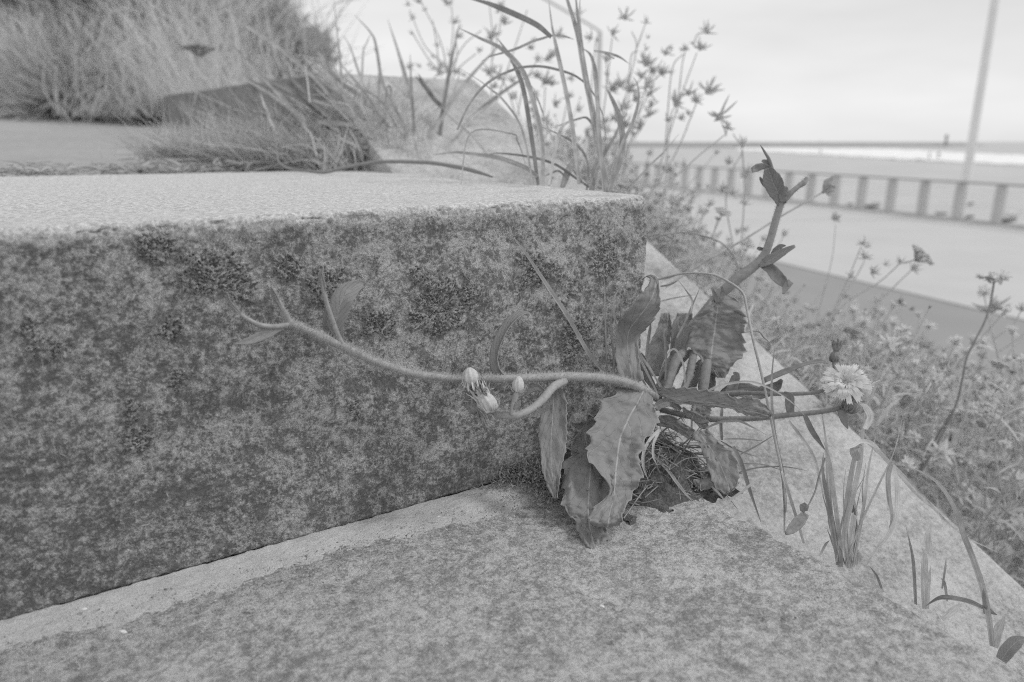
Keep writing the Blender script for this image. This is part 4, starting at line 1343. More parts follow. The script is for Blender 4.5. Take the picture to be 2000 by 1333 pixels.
# small white chips
for k, (x, y, r, lab) in enumerate(((856, 1010, 4, "tiny white chip lying on the sand near the foot of the face"), (164, 1190, 6, "angular white chip on the sand close to the dark face at the left"), (241, 1234, 6, "rounded white chip in the sand, below the angular one"), (1176, 1184, 4, "tiny white sliver lying alone on the mottled tread"))):
    c = hz(x, y, -.2285); rr = r * sdepth(x, y) / F
    mb = MB(); mb.ball(c, (rr * 1.2, rr * .7, rr * .5), 7, 4, ax=[.3 * k - .4, .2, 1], jit=.25)
    tag(mb.build("stone_chip", M['chip'], loc=c, smooth=False), lab, "stone chip")
# bits caught on the lichen
r_ = random.Random(11)
mb = MB()
for k in range(90):
    x = r_.uniform(20, 1220); y = r_.uniform(470, 900 + (1220 - x) * .2)
    d = fdepth(x, y) - .002
    q = P(x, y, d); L = r_.uniform(.001, .004); a = r_.uniform(0, 6.28)
    dr = VX * math.cos(a) + UZ * math.sin(a)
    mb.strip(catmull([q, q + dr * L * .5 + VX * L * .1, q + dr * L], 4), [.00015, .00025, .0002, .00005], face=-VS)
tag(mb.build("lichen_debris", M['grasspale'], loc=P(600, 600, .42)), "small pale flecks and fibres caught on the lichen crust", "debris", kind='stuff')
r_ = random.Random(31)
mb = MB()
for k in range(2600):
    v = r_.uniform(-.12, .335); s = .4 - abs(r_.gauss(.028, .016))
    q = S(v, s, -.2315 + r_.random() * .0006)
    rr = r_.uniform(.0002, .0006)
    a, b_, c_ = [np.array([r_.gauss(0, 1), r_.gauss(0, 1), r_.gauss(0, 1)]) * rr for _ in range(3)]
    mb.add([q + a, q + b_, q + c_, q + UZ * rr], [(0, 1, 2), (0, 1, 3), (1, 2, 3), (2, 0, 3)])
tag(mb.build("sand_grains", M['sandfine'], loc=S(.1, .37, -.231)), "loose sand grains scattered along the ragged edge of the drift", "sand", kind='stuff')
r_ = random.Random(32)
mb = MB()
for k in range(500):
    v = r_.uniform(-.12, .335); s = r_.uniform(.0, .4)
    q = S(v, s, -.2312)
    rr = r_.uniform(.0003, .0009)
    mb.ball(q, (rr, rr * .8, rr * .5), 5, 3, jit=.3)
tag(mb.build("grit", M['root'], loc=S(.1, .2, -.231)), "dark grit scattered over the lower tread", "grit", kind='stuff')
# ---------------------------------------------------------------- single blades and grass tufts in front
def tuft(name, loc, label, cat, group, blades, mat='grass', d0=.5, d1=None, part="blade"):
    e = empty(name, loc, label, cat, group)
    for b in blades:
        pts, w_ = b[0], b[1]
        opt = b[2] if len(b) > 2 else {}
        c = W(pts, opt.get('d0', d0), opt.get('d1', d1), opt.get('n', max(14, 6 * len(pts))), opt.get('wall'))
        dep = (c - CAM) @ np.array([0, cp, -sp])
        n = len(c)
        t = np.linspace(0, 1, n)
        if opt.get('round'):
            mb = MB(); mb.tube(c, list((w_ / 2 * dep / F) * (1 - .35 * t)), 6)
        else:
            prof = np.minimum(1, ((1 - t) * 2.2 + .06)) ** .8 * (0.75 + .25 * np.minimum(1, t * 5))
            mb = MB(); mb.strip(c, list(w_ / 2 * dep / F * prof), opt.get('tw', RND.uniform(-.5, .5)), opt.get('tw1', RND.uniform(-.7, .7)), fold=.35)
        mb.build(opt.get('name', part), M[opt.get('mat', mat)], e)
    return e

# pale thin blades spilling over the soil
sp_root = empty("grass_tuft", P(1290, 840, .515), "few pale thin blades spilling over the soil clod on to the tread", "grass")
for pts, w_ in (([(1290, 838), (1270, 858), (1257, 885), (1257, 912), (1266, 938)], 6), ([(1288, 842), (1277, 866), (1276, 890), (1283, 909)], 5),
                ([(1262, 873), (1285, 897), (1308, 923), (1320, 940), (1340, 966), (1352, 980)], 6), ([(1292, 888), (1312, 918), (1325, 945), (1342, 968), (1360, 982)], 4),
                ([(1366, 920), (1385, 945), (1405, 965), (1418, 982)], 4)):
    c0 = W(pts, .515, .47, 30)
    dep = (c0 - CAM) @ np.array([0, cp, -sp])
    c0[:, 2] = np.maximum(c0[:, 2], CAM[2] - .230)
    mb = MB(); mb.strip(c0, list(w_ / 2 * dep / F * np.minimum(1, (1 - np.linspace(0, 1, 30)) * 3 + .1)), .2, -.3, fold=.4)
    mb.build("blade", M['grasspale'], sp_root)

tuft("grass_tuft", P(1290, 800, .53), "sparse upright grass rising between the leaves at the weed's crown", "grass", None, [
    ([(1285, 770), (1262, 725), (1247, 690), (1246, 660), (1250, 645)], 5, {'mat': 'grasspale'}),
    ([(1290, 757), (1270, 720), (1250, 690), (1245, 665)], 4, {'mat': 'grasspale'}),
    ([(1294, 760), (1285, 745), (1262, 712), (1246, 692)], 4, {'mat': 'grasspale'}),
    ([(1275, 775), (1265, 760), (1252, 735), (1252, 725)], 4),
    ([(1300, 742), (1301, 700), (1299, 665), (1298, 648), (1304, 640)], 5, {'mat': 'stemdark'}),
    ([(1322, 660), (1340, 625), (1355, 590), (1367, 563)], 4, {'mat': 'stemdark'}),
    ([(1350, 612), (1352, 590), (1345, 575), (1325, 548)], 4, {'mat': 'grassmid'}),
    ([(1300, 770), (1312, 790), (1325, 808), (1340, 832)], 5, {'mat': 'grasspale'}),
    ([(1307, 772), (1325, 800), (1345, 835)], 3, {'mat': 'grasspale'}),
    ([(1338, 760), (1336, 720), (1328, 695), (1315, 682), (1300, 700), (1285, 740)], 4, {'mat': 'grasspale'}),
    ([(1410, 860), (1408, 830), (1410, 800), (1412, 790)], 6, {'mat': 'stemdark'}),
    ([(1262, 700), (1266, 665), (1270, 640), (1270, 630)], 6, {'mat': 'leafdark'}),
], d0=.535, d1=.545)
# blades standing against the face
tuft("grass_tuft", P(1190, 860, .55), "thin blades leaning against the lichened face left of the upright leaf", "grass", None, [
    ([(1190, 740), (1150, 690), (1110, 620), (1065, 552), (1030, 500), (1004, 464)], 8, {'mat': 'grassmid', 'wall': .008}),
    ([(1186, 760), (1184, 690), (1182, 600), (1178, 500)], 3, {'mat': 'grassmid', 'wall': .006}),
    ([(1206, 645), (1199, 610), (1201, 580), (1211, 562)], 4, {'mat': 'grasspale', 'wall': .010}),
    ([(1213, 640), (1212, 610), (1216, 575)], 3, {'mat': 'grassmid', 'wall': .010}),
    ([(1200, 735), (1198, 690), (1194, 650), (1195, 615)], 4, {'mat': 'grassmid', 'wall': .008}),
    ([(1168, 735), (1172, 728), (1176, 724), (1188, 738)], 2, {'mat': 'grasspale', 'wall': .02}),
    ([(1205, 770), (1195, 800), (1180, 820), (1160, 835)], 3, {'mat': 'root', 'wall': .008}),
    ([(1145, 735), (1130, 710), (1115, 690)], 2, {'mat': 'grasspale', 'wall': .008}),
], d0=.54)

# arching blades right of the crown
tuft("grass_tuft", P(1400, 880, .53), "wiry grass with long arching blades growing behind the right-hand leaves", "grass", None, [
    ([(1534, 1000, .50), (1528, 930, .50), (1512, 850, .505), (1500, 790, .51), (1487, 730, .52), (1470, 660, .53), (1458, 600, .54), (1450, 572, .545), (1425, 552, .55), (1390, 536, .555), (1340, 534, .56), (1300, 542, .565), (1285, 546, .565)], 6, {'mat': 'grassmid', 'round': 1, 'n': 60}),
    ([(1535, 1000), (1530, 930), (1515, 860), (1508, 800), (1508, 730), (1514, 668)], 6, {'mat': 'grassmid', 'd0': .50, 'd1': .53}),
    ([(1352, 862), (1352, 815), (1368, 778), (1395, 758), (1440, 747), (1475, 748), (1510, 762), (1545, 785), (1572, 812)], 5, {'mat': 'grasspale', 'd0': .53, 'd1': .505}),
    ([(1380, 836), (1410, 824), (1440, 822), (1470, 835), (1500, 852)], 5, {'mat': 'grassmid', 'd0': .52, 'd1': .51}),
    ([(1572, 812), (1585, 840), (1598, 860), (1612, 880)], 11, {'mat': 'stemdark', 'd0': .505, 'name': 'spikelet'}),
    ([(1415, 858), (1450, 858), (1492, 862)], 3, {'mat': 'stemdark', 'd0': .52}),
    ([(1408, 862), (1440, 880), (1480, 893)], 3, {'mat': 'stemdark', 'd0': .52}),
    ([(1446, 888), (1480, 870), (1520, 845)], 3, {'mat': 'stemdark', 'd0': .51}),
    ([(1447, 906), (1490, 908), (1530, 920)], 3, {'mat': 'stemdark', 'd0': .51}),
    ([(1442, 924), (1480, 914), (1530, 912), (1578, 920)], 3, {'mat': 'stemdark', 'd0': .51}),
    ([(1432, 872), (1448, 905), (1465, 960), (1486, 1020)], 8, {'mat': 'grass', 'd0': .51, 'd1': .49}),
    ([(1418, 982), (1450, 960), (1480, 935), (1498, 922)], 5, {'mat': 'grassmid', 'd0': .49, 'd1': .50}),
    ([(1532, 1040), (1532, 980), (1528, 920), (1512, 840)], 4, {'mat': 'grassmid', 'd0': .50, 'd1': .51}),
    ([(1570, 1062), (1552, 1000), (1530, 930), (1528, 920)], 6, {'mat': 'grassmid', 'd0': .485, 'd1': .50}),
    ([(1540, 822), (1562, 850), (1588, 890), (1602, 940), (1612, 990)], 6, {'mat': 'grassmid', 'd0': .52, 'd1': .49}),
    ([(1400, 578), (1440, 600), (1480, 640), (1500, 665), (1560, 740)], 3, {'mat': 'weed', 'd0': .62, 'd1': .6}),
    ([(1452, 650), (1480, 648), (1492, 660), (1506, 672)], 2.5, {'mat': 'stemdark', 'd0': .55}),
    ([(1266, 548), (1300, 545), (1320, 538), (1340, 532)], 3, {'mat': 'grassmid', 'd0': .57}),
    ([(1290, 560), (1310, 556), (1325, 548)], 4, {'mat': 'grass', 'd0': .57}),
    ([(1285, 590), (1320, 582), (1360, 576)], 2.5, {'mat': 'grassmid', 'd0': .6}),
], d0=.52)

# tall clump on the arris of the lower tread
rg_ = random.Random(61)
ragged = []
for k in range(9):
    x0 = rg_.uniform(1634, 1668); sgn = rg_.gauss(-.02, .16)
    y = 1100 + (x0 - 1640) * .3; pts = [(x0, y)]; L = rg_.uniform(60, 300)
    for t_ in range(4):
        sgn += rg_.gauss(.03, .16)
        pts.append((pts[-1][0] + L / 4 * sgn, pts[-1][1] - L / 4))
    ragged.append((pts, rg_.uniform(3, 8), {'mat': rg_.choice(['grassmid', 'grasspale', 'grass', 'grassmid']), 'tw': rg_.uniform(-1, 1), 'tw1': rg_.uniform(-1.4, 1.4)}))
tuft("grass_tuft", P(1650, 1105, .435), "withered pale grass clump standing at the right edge of the lower tread", "grass", "grass growing along the tread's right edge", [
    ([(1640, 1108), (1630, 1060), (1622, 1000), (1618, 930), (1614, 870), (1606, 812)], 9, {'mat': 'grassmid', 'tw': .2, 'tw1': .2}),
    ([(1644, 1108), (1640, 1050), (1628, 960), (1620, 900), (1608, 860)], 8, {'mat': 'grassmid'}),
    ([(1636, 1104), (1630, 1040), (1615, 970), (1607, 920), (1608, 885)], 8, {'mat': 'grass'}),
    ([(1660, 1110), (1652, 1060), (1652, 1000), (1662, 930), (1672, 880), (1678, 868)], 10, {'mat': 'grassmid'}),
    ([(1662, 1110), (1662, 1060), (1668, 1010), (1670, 1000), (1660, 950), (1655, 930)], 10, {'mat': 'grasspale'}),
    ([(1656, 1108), (1650, 1040), (1668, 960), (1680, 900), (1686, 840), (1690, 800)], 10, {'mat': 'grasspale', 'tw': .1, 'tw1': .6}),
    ([(1662, 1105), (1672, 1040), (1665, 990), (1660, 950)], 7, {'mat': 'grass'}),
    ([(1675, 900), (1668, 880), (1676, 868), (1690, 862)], 16, {'mat': 'grass'}),
    ([(1650, 876), (1666, 870), (1684, 862), (1705, 868), (1730, 895), (1742, 905)], 8, {'mat': 'grasspale'}),
    ([(1742, 903), (1735, 930), (1736, 970), (1742, 1010), (1735, 1040)], 9, {'mat': 'grassmid'}),
    ([(1745, 908), (1752, 950), (1750, 1010), (1735, 1045), (1710, 1075), (1690, 1108)], 9, {'mat': 'grasspale'}),
    ([(1690, 862), (1730, 895), (1780, 945), (1830, 1000), (1880, 1045), (1950, 1080)], 6, {'mat': 'grassmid', 'd0': .45, 'd1': .60}),
    ([(1700, 866), (1750, 920), (1800, 975), (1850, 1012)], 7, {'mat': 'grasspale', 'd0': .45, 'd1': .55}),
    ([(1655, 1108), (1662, 1096), (1676, 1086)], 12, {'mat': 'stemdark'}),
    ([(1668, 1112), (1672, 1090), (1668, 1065)], 22, {'mat': 'grasspale'}),
    ([(1722, 1150), (1712, 1125), (1698, 1106)], 5, {'mat': 'grass'}),
    ([(1602, 1084), (1612, 1065), (1620, 1056)], 5, {'mat': 'stemdark'}),
    ([(1690, 838), (1700, 815), (1690, 795), (1680, 790)], 12, {'mat': 'grasspale'}),
] + ragged, d0=.43, d1=.44)
tuft("grass_tuft", P(1938, 1265, .40), "single long arching dry blade at the lower right end of the tread's edge", "grass", "grass growing along the tread's right edge", [
    ([(1938, 1262), (1930, 1200), (1918, 1145), (1900, 1090), (1882, 1045), (1872, 1010), (1852, 970), (1825, 938), (1795, 920), (1770, 915)], 12, {'mat': 'grassmid', 'd0': .40, 'd1': .47, 'tw': .2, 'tw1': 1.0}),
    ([(1922, 1188), (1890, 1174), (1850, 1167), (1830, 1170), (1808, 1184)], 9, {'mat': 'grass', 'd0': .41, 'd1': .43}),
    ([(1925, 1185), (1935, 1195), (1948, 1202)], 8, {'mat': 'grass'}),
    ([(1924, 1200), (1922, 1165), (1920, 1150)], 7, {'mat': 'grass'}),
], d0=.41)
tuft("broad_leaf", P(1960, 1285, .40), "broad dark leaf poking up behind the tread's edge in the bottom right corner", "leaf", None, [
    ([(1955, 1290), (1970, 1268), (1988, 1252), (2008, 1248)], 25, {'mat': 'leaf', 'tw': .1, 'tw1': .2}),
    ([(1942, 1265), (1950, 1230), (1962, 1205)], 16, {'mat': 'grasspale', 'd0': .43}),
], d0=.41)
# pale out of focus stalks on the cheek wall
tuft("grass_tuft", P(1800, 1185, .47), "pale stubby stalks standing on the sloping wall beyond the tread", "grass", None, [
    ([(1806, 1190), (1805, 1130), (1806, 1090), (1800, 1070)], 12, {'mat': 'grasspale'}),
    ([(1812, 1190), (1814, 1140), (1818, 1105)], 7, {'mat': 'grasspale'}),
    ([(1815, 1080), (1812, 1050), (1818, 1025)], 13, {'mat': 'grasspale'}),
    ([(1788, 1180), (1786, 1130), (1782, 1085), (1770, 1030)], 6, {'mat': 'grassmid'}),
    ([(1790, 1182), (1784, 1100), (1775, 1060)], 4, {'mat': 'grassmid'}),
    ([(1840, 1150), (1846, 1110), (1848, 1090)], 4, {'mat': 'grassmid'}),
    ([(1850, 1175), (1845, 1140), (1838, 1130)], 5, {'mat': 'grassmid'}),
    ([(1840, 1210), (1865, 1190), (1878, 1180)], 12, {'mat': 'grasspale'}),
], d0=.475, d1=.48)
# small withered leaf on a thread
e = empty("withered_sprig", P(1610, 890, .50), "dark shrivelled leaf dangling on a thin stalk left of the withered grass clump", "sprig")
stem("stalk", [(1612, 895), (1600, 930), (1592, 960), (1580, 985), (1572, 995)], [1.8, 1.8, 1.5, 1.2], M['stemdark'], e, .49, .475)
pathleaf("leaf", [(1576, 985), (1570, 992), (1566, 1000)], [5, 9, 3], M['deadleaf'], e, .475)
pathleaf("leaf", [(1574, 1004), (1560, 1020), (1545, 1035), (1534, 1044)], [6, 11, 9, 3], M['deadleaf'], e, .475, .465, fold=.6)

# ---------------------------------------------------------------- grass behind the block
tuft("grass_tuft", P(1150, 372, .64), "tall grass clump with long arching blades right behind the corner of the upper step", "grass", "grass clumps behind the upper step", [
    ([(1041, 362), (1027, 282), (1012, 236), (981, 194), (960, 176), (938, 159), (900, 135)], 4.5, {'mat': 'grassmid'}),
    ([(1051, 362), (1037, 261), (1020, 166), (995, 109), (972, 76)], 9),
    ([(1060, 364), (1058, 275), (1041, 197), (1020, 138), (980, 96), (935, 74), (898, 56)], 10, {'mat': 'grassmid'}),
    ([(1072, 364), (1083, 300), (1094, 257), (1108, 240), (1136, 233)], 7, {'mat': 'grassmid'}),
    ([(1187, 375), (1171, 300), (1157, 219), (1143, 148), (1129, 70), (1108, 0), (1100, -30)], 12, {'mat': 'grassmid'}),
    ([(1157, 219), (1143, 148), (1131, 60), (1125, 0), (1122, -30)], 5),
    ([(1150, 180), (1138, 100), (1132, 42), (1133, -10)], 6, {'mat': 'grassmid'}),
    ([(1180, 374), (1170, 260), (1167, 200), (1162, 141), (1154, 109), (1139, 95)], 9, {'mat': 'grassmid'}),
    ([(1131, 360), (1122, 280), (1112, 215), (1098, 145), (1086, 90), (1078, 50), (1071, -5)], 9, {'mat': 'grassmid'}),
    ([(893, 254), (917, 204), (953, 162), (1005, 136), (1051, 130), (1094, 138), (1129, 152), (1157, 180), (1178, 229), (1185, 290)], 5),
    ([(1076, 72), (1048, 49), (1005, 28), (953, 7), (917, -2)], 11),
    ([(1076, 70), (1058, 76), (1041, 81), (1010, 95), (988, 102), (960, 110), (940, 120)], 5, {'mat': 'grassmid'}),
    ([(1076, 70), (1104, 72), (1122, 78)], 4, {'mat': 'grassmid'}),
    ([(1192, 376), (1205, 320), (1216, 280), (1235, 240), (1247, 197), (1245, 166), (1236, 150)], 6),
    ([(1190, 374), (1206, 330), (1215, 290), (1215, 260), (1206, 219), (1192, 187), (1185, 175)], 12, {'mat': 'grassmid'}),
    ([(1157, 372), (1165, 330), (1180, 300), (1200, 268), (1210, 240)], 9, {'mat': 'grass'}),
    ([(1098, 366), (1110, 335), (1122, 315), (1129, 300)], 14),
    ([(1146, 372), (1149, 330), (1140, 300), (1120, 278), (1090, 262), (1048, 243)], 5),
    ([(1152, 372), (1160, 330), (1172, 300), (1170, 270), (1150, 234), (1130, 232), (1080, 250)], 6),
    ([(1224, 376), (1238, 358), (1252, 342), (1275, 318), (1298, 296), (1326, 262)], 4),
    ([(1050, 345), (1030, 330), (1005, 319), (970, 308), (935, 303), (890, 298), (845, 303)], 9, {'mat': 'grassmid'}),
    ([(1150, 366), (1120, 345), (1085, 322), (1040, 308), (980, 300), (950, 302)], 5),
    ([(1170, 370), (1178, 350), (1188, 332), (1196, 318)], 12),
    ([(1073, 362), (1076, 350), (1082, 345)], 6, {'mat': 'stemdark'}),
    ([(1110, 352), (1092, 335), (1078, 338), (1060, 346)], 4),
    ([(1140, 360), (1128, 345), (1118, 332), (1102, 318)], 4, {'mat': 'grassmid'}),
    ([(1060, 310), (1080, 280), (1070, 250), (1045, 180), (1030, 160)], 4, {'mat': 'grassmid'}),
    ([(900, 360), (920, 260), (1000, 262), (1010, 275), (1020, 300), (1028, 330)], 3, {'mat': 'grassmid'}),
    ([(1200, 115), (1175, 102), (1160, 100)], 3, {'mat': 'grassmid'}),
    ([(1160, 100), (1185, 104), (1210, 112), (1230, 126)], 5, {'mat': 'grassmid'}),
], d0=.64, d1=.72)
e = tuft("grass_tuft", P(806, 306, 1.0), "grass clump with straight blades fanning up and left behind the upper step's middle", "grass", "grass clumps behind the upper step", [
    ([(806, 308), (808, 247), (803, 169), (801, 106)], 5.8),
    ([(805, 300), (785, 240), (759, 190), (745, 155), (734, 88), (723, 63), (693, 30)], 6.5),
    ([(741, 230), (739, 200), (741, 160), (739, 123), (730, 90)], 5.0, {'mat': 'grassmid'}),
    ([(830, 300), (845, 260), (875, 212), (890, 170), (900, 135)], 7.2, {'mat': 'grassmid'}),
    ([(790, 310), (760, 255), (741, 229), (705, 190), (671, 166), (640, 138), (621, 120)], 10.1, {'mat': 'grassmid'}),
    ([(780, 308), (755, 260), (723, 205), (700, 140), (685, 95), (670, 68)], 6.5, {'mat': 'grassmid'}),
    ([(702, 260), (706, 194), (709, 106), (716, 85), (724, 66)], 5.0, {'mat': 'grassmid'}),
    ([(708, 280), (684, 262), (640, 225), (599, 194), (555, 172), (511, 148), (485, 120), (458, 92), (430, 40), (405, -5)], 5.8, {'mat': 'grassmid'}),
    ([(770, 300), (735, 275), (698, 247), (655, 200), (617, 155), (575, 118), (529, 81), (495, 60), (469, 42), (440, 18), (416, -5)], 7.2, {'mat': 'grassmid'}),
    ([(720, 300), (700, 280), (680, 261), (640, 215), (592, 176), (565, 150), (543, 130), (520, 95)], 8.6, {'mat': 'grassmid'}),
    ([(672, 290), (670, 200), (666, 130), (659, 70), (652, -5)], 4.3, {'mat': 'grassmid'}),
    ([(690, 260), (660, 170), (635, 116), (621, 70), (610, 52), (590, 33)], 3.6, {'mat': 'grass'}),
    ([(745, 245), (752, 200), (757, 170), (764, 180), (758, 230)], 3.6),
    ([(800, 290), (790, 270), (770, 240), (745, 200), (720, 180), (680, 160), (662, 140)], 3.6),
    ([(812, 306), (820, 280), (830, 250), (838, 225)], 3.6, {'mat': 'grasspale'}),
    ([(815, 306), (830, 270), (848, 225)], 3.6, {'mat': 'grasspale'}),
    ([(817, 308), (840, 290), (862, 275), (885, 262)], 4.3, {'mat': 'grassmid'}),
    ([(700, 304), (730, 270), (732, 230), (725, 170)], 3.6, {'mat': 'grasspale'}),
    ([(853, 308), (862, 285), (872, 262)], 6.5, {'mat': 'grasspale'}),
    ([(868, 308), (880, 285), (895, 255)], 6.5, {'mat': 'grasspale'}),
    ([(740, 315), (743, 292), (745, 270)], 5.0, {'mat': 'grasspale'}),
    ([(590, 320), (592, 290), (597, 262)], 5.0, {'mat': 'grasspale'}),
], d0=.98, d1=1.05)
rb_ = random.Random(44)
for k in range(76):
    x0 = rb_.choice([rb_.uniform(640, 830), rb_.gauss(770, 40)]); y0 = rb_.uniform(292, 318)
    L = rb_.uniform(60, 260); a = math.radians(rb_.gauss(48, 20)) if x0 < 815 else math.radians(rb_.gauss(0, 30))
    bend = rb_.uniform(.15, .6)
    pts = [(x0, y0)]
    for t_ in (.35, .7, 1.0):
        aa = a + bend * t_ * (1 if a > 0 else -1)
        pts.append((pts[-1][0] - math.sin(aa) * L * .35, pts[-1][1] - math.cos(aa) * L * .35))
    c_ = W(pts, rb_.uniform(.98, 1.12), rb_.uniform(.95, 1.2), 16)
    w0 = rb_.uniform(1.8, 5.2) / F
    mb = MB(); mb.strip(c_, list(w0 * np.minimum(1, (1 - np.linspace(0, 1, 16)) * 2.2 + .06) ** .8), rb_.uniform(-.7, .7), rb_.uniform(-.9, .9), fold=.35)
    mb.build("blade", M[rb_.choice(['grass', 'grassmid', 'grassmid', 'grasspale'])], e)
# bent seed spike leaning over
stem("seed_stalk", [(955, 306, .95), (935, 280, .96), (917, 261, .97), (903, 248, .975), (889, 238, .98), (872, 220, .98), (862, 208, .985)], [1.6, 1.6, 1.5], M['grassmid'], e)
mb = MB()
c = W([(864, 210), (850, 196), (838, 180), (822, 158)], .985, .99, 16)
for i, q in enumerate(c):
    for s_ in (-1, 1):
        T = c[min(i + 1, 15)] - c[max(i - 1, 0)]; T /= np.linalg.norm(T)
        sd = np.cross(T, CAM - q); sd /= np.linalg.norm(sd)
        mb.strip(catmull([q, q + T * .005 + sd * s_ * .0020, q + T * .011 + sd * s_ * .0018], 5), [.0004, .0011, .0012, .0008, .0002], RND.uniform(-.5, .5))
mb.build("seed_spike", M['grass'], e)
# wide flattened blades over the mound
e = tuft("grass_tuft", P(600, 315, .95), "flattened broad blades bent across the mound of dry grass", "grass", "grass clumps behind the upper step", [
    ([(735, 275), (700, 275), (650, 275), (600, 282), (570, 290), (545, 305)], 13, {'mat': 'grassmid'}),
    ([(720, 288), (680, 285), (640, 288), (600, 296)], 9, {'mat': 'grassmid'}),
    ([(690, 245), (640, 240), (600, 245), (560, 262), (500, 258)], 9, {'mat': 'grassmid'}),
    ([(700, 295), (650, 292), (600, 300), (560, 315)], 8),
    ([(760, 285), (745, 268), (720, 255), (700, 252), (680, 262)], 8, {'mat': 'grasspale'}),
    ([(775, 300), (750, 270), (735, 262)], 8, {'mat': 'grassmid'}),
    ([(600, 250), (580, 225), (550, 190), (520, 160), (500, 140)], 8, {'mat': 'grassmid'}),
    ([(560, 300), (540, 260), (520, 215), (508, 180)], 7, {'mat': 'grasspale'}),
    ([(605, 200), (602, 170), (598, 140), (596, 120)], 3.5, {'mat': 'grasspale'}),
    ([(650, 208), (622, 200), (606, 194)], 5, {'mat': 'grasspale'}),
], d0=.95, d1=1.0)
# the dark twig lying along the back edge
c = W([(540, 300, .86), (545, 318, .86), (565, 330, .86), (600, 334, .85), (633, 337, .84), (660, 331, .84), (706, 321, .84), (740, 317, .84), (776, 316, .82), (810, 317, .81), (847, 319, .80), (900, 328, .76), (935, 337, .73), (962, 346, .71)], 1, n=50)
c[:, 2] = np.maximum(c[:, 2], CZ - .0375 + .002)
mb = MB(); mb.tube(c, list(np.interp(np.linspace(0, 1, 50), [0, .3, .9, 1], [.0012, .0019, .0022, .0009])), 8)
tag(mb.build("twig", M['stemdark'], loc=c[0]), "long thin curved twig lying along the back edge of the upper step's top", "twig")

# dry mound and litter: nobody could count these blades
def mound(name, label, cat, spots, n, mat, hmin, hmax, lean, seed, wpx=.0008, spread=.6):
    r_ = random.Random(seed)
    mb = MB()
    for k in range(n):
        x, y, d, rx, rz = r_.choice(spots)
        q = P(x + r_.gauss(0, .5) * rx, y, max(.95, d + r_.gauss(0, .5) * rz))
        q[2] = min(q[2], CZ - .035 + .056 * max(0, (q @ VS) - 1.0) + r_.random() * .02)
        L = r_.uniform(hmin, hmax)
        a = r_.gauss(lean, spread)
        up = UZ * math.cos(a) - np.array([1, 0, 0]) * math.sin(a) + np.array([0, r_.gauss(0, .35), 0])
        side = np.array([r_.gauss(0, .8), r_.gauss(0, .8), r_.gauss(-.35, .4)])
        pts = [q, q + up * L * .5 + side * L * .1, q + up * L + side * L * .45]
        w_ = wpx * r_.uniform(.5, 1.3)
        mb.strip(catmull(pts, 6), [w_, w_, w_ * .9, w_ * .7, w_ * .45, w_ * .08], r_.uniform(-1, 1))
    return tag(mb.build(name, mat, loc=P(spots[0][0], spots[0][1], spots[0][2])), label, cat, kind='stuff')
mound("dry_grass", "pale dry grass matted over the landing left of the clump", "grass", [(420, 300, 1.05, 110, .25), (480, 290, 1.1, 90, .3), (540, 290, 1.05, 90, .2), (360, 310, 1.0, 80, .15), (600, 290, 1.1, 80, .2)], 3600, M['grasspale'], .012, .062, .35, 1)
mound("dry_grass", "greyer tangled grass heaped at the foot of the tall blades", "grass", [(620, 290, 1.1, 110, .15), (700, 290, 1.1, 110, .15), (560, 300, 1.05, 110, .15), (760, 300, 1.05, 70, .1)], 2300, M['grassmid'], .015, .12, .55, 2)
mound("dry_grass", "short stubble standing before the dark inner side of the wall", "grass", [(540, 240, 1.7, 90, .2), (480, 240, 1.8, 110, .3), (600, 240, 1.5, 60, .2)], 300, M['grasspale'], .03, .14, .3, 3, .0014)
mb = MB()
r_ = random.Random(83)
for k in range(650):
    s = r_.uniform(.93, 1.14); v = .30 + abs(r_.gauss(0, .05))
    zz_ = (-.353 + .497 * (s - .22)) if v > .365 else -.045 + r_.random() * .03
    if s > 1.13: zz_ = min(zz_, .1)
    q = S(v, s, zz_ - .002)
    L = r_.uniform(.012, .06) * (1.0 if v < .40 else .5); a = r_.gauss(.25, .6)
    d = UZ * math.cos(a) - np.array([1, 0, 0]) * math.sin(a) + np.array([r_.gauss(0, .3), r_.gauss(0, .3), 0])
    w_ = r_.uniform(.0005, .0014)
    mb.strip(catmull([q, q + d * L * .55, q + d * L + np.array([-.3, 0, -.4]) * L * r_.uniform(0, 1)], 6), [w_, w_, w_ * .9, w_ * .7, w_ * .45, w_ * .08], r_.uniform(-1, 1))
tag(mb.build("dry_grass", M['grasspale'], loc=S(.38, 1.05, 0)), "sparse bleached grass creeping over the edge of the sloping wall", "grass", kind='stuff')
mound("dry_grass", "dark low growth inside the tangled grass heap", "grass", [(620, 305, 1.1, 110, .1), (700, 300, 1.12, 90, .1)], 120, M['root'], .01, .03, .9, 4)
r_ = random.Random(71)
mb = MB()
for k in range(1000):
    s = r_.uniform(.99, 1.6); v = .362 - abs(r_.gauss(0, .035))
    q = S(v, s, -.048 + .056 * (s - 1.03))
    L = r_.uniform(.02, .085); a = r_.gauss(.5, .5)
    d = UZ * math.cos(a) - np.array([1, 0, 0]) * math.sin(a) + np.array([r_.gauss(0, .25), r_.gauss(0, .3), 0])
    w_ = r_.uniform(.0006, .0017)
    mb.strip(catmull([q, q + d * L * .55, q + d * L + np.array([-.3, 0, -.35]) * L * r_.uniform(0, .8)], 6), [w_, w_, w_ * .9, w_ * .7, w_ * .45, w_ * .08], r_.uniform(-1, 1))
tag(mb.build("dry_grass", M['grasspale'], loc=S(.34, 1.1, -.045)), "straggly grass leaning along the inner side of the sloping wall", "grass", kind='stuff')
mb = MB()
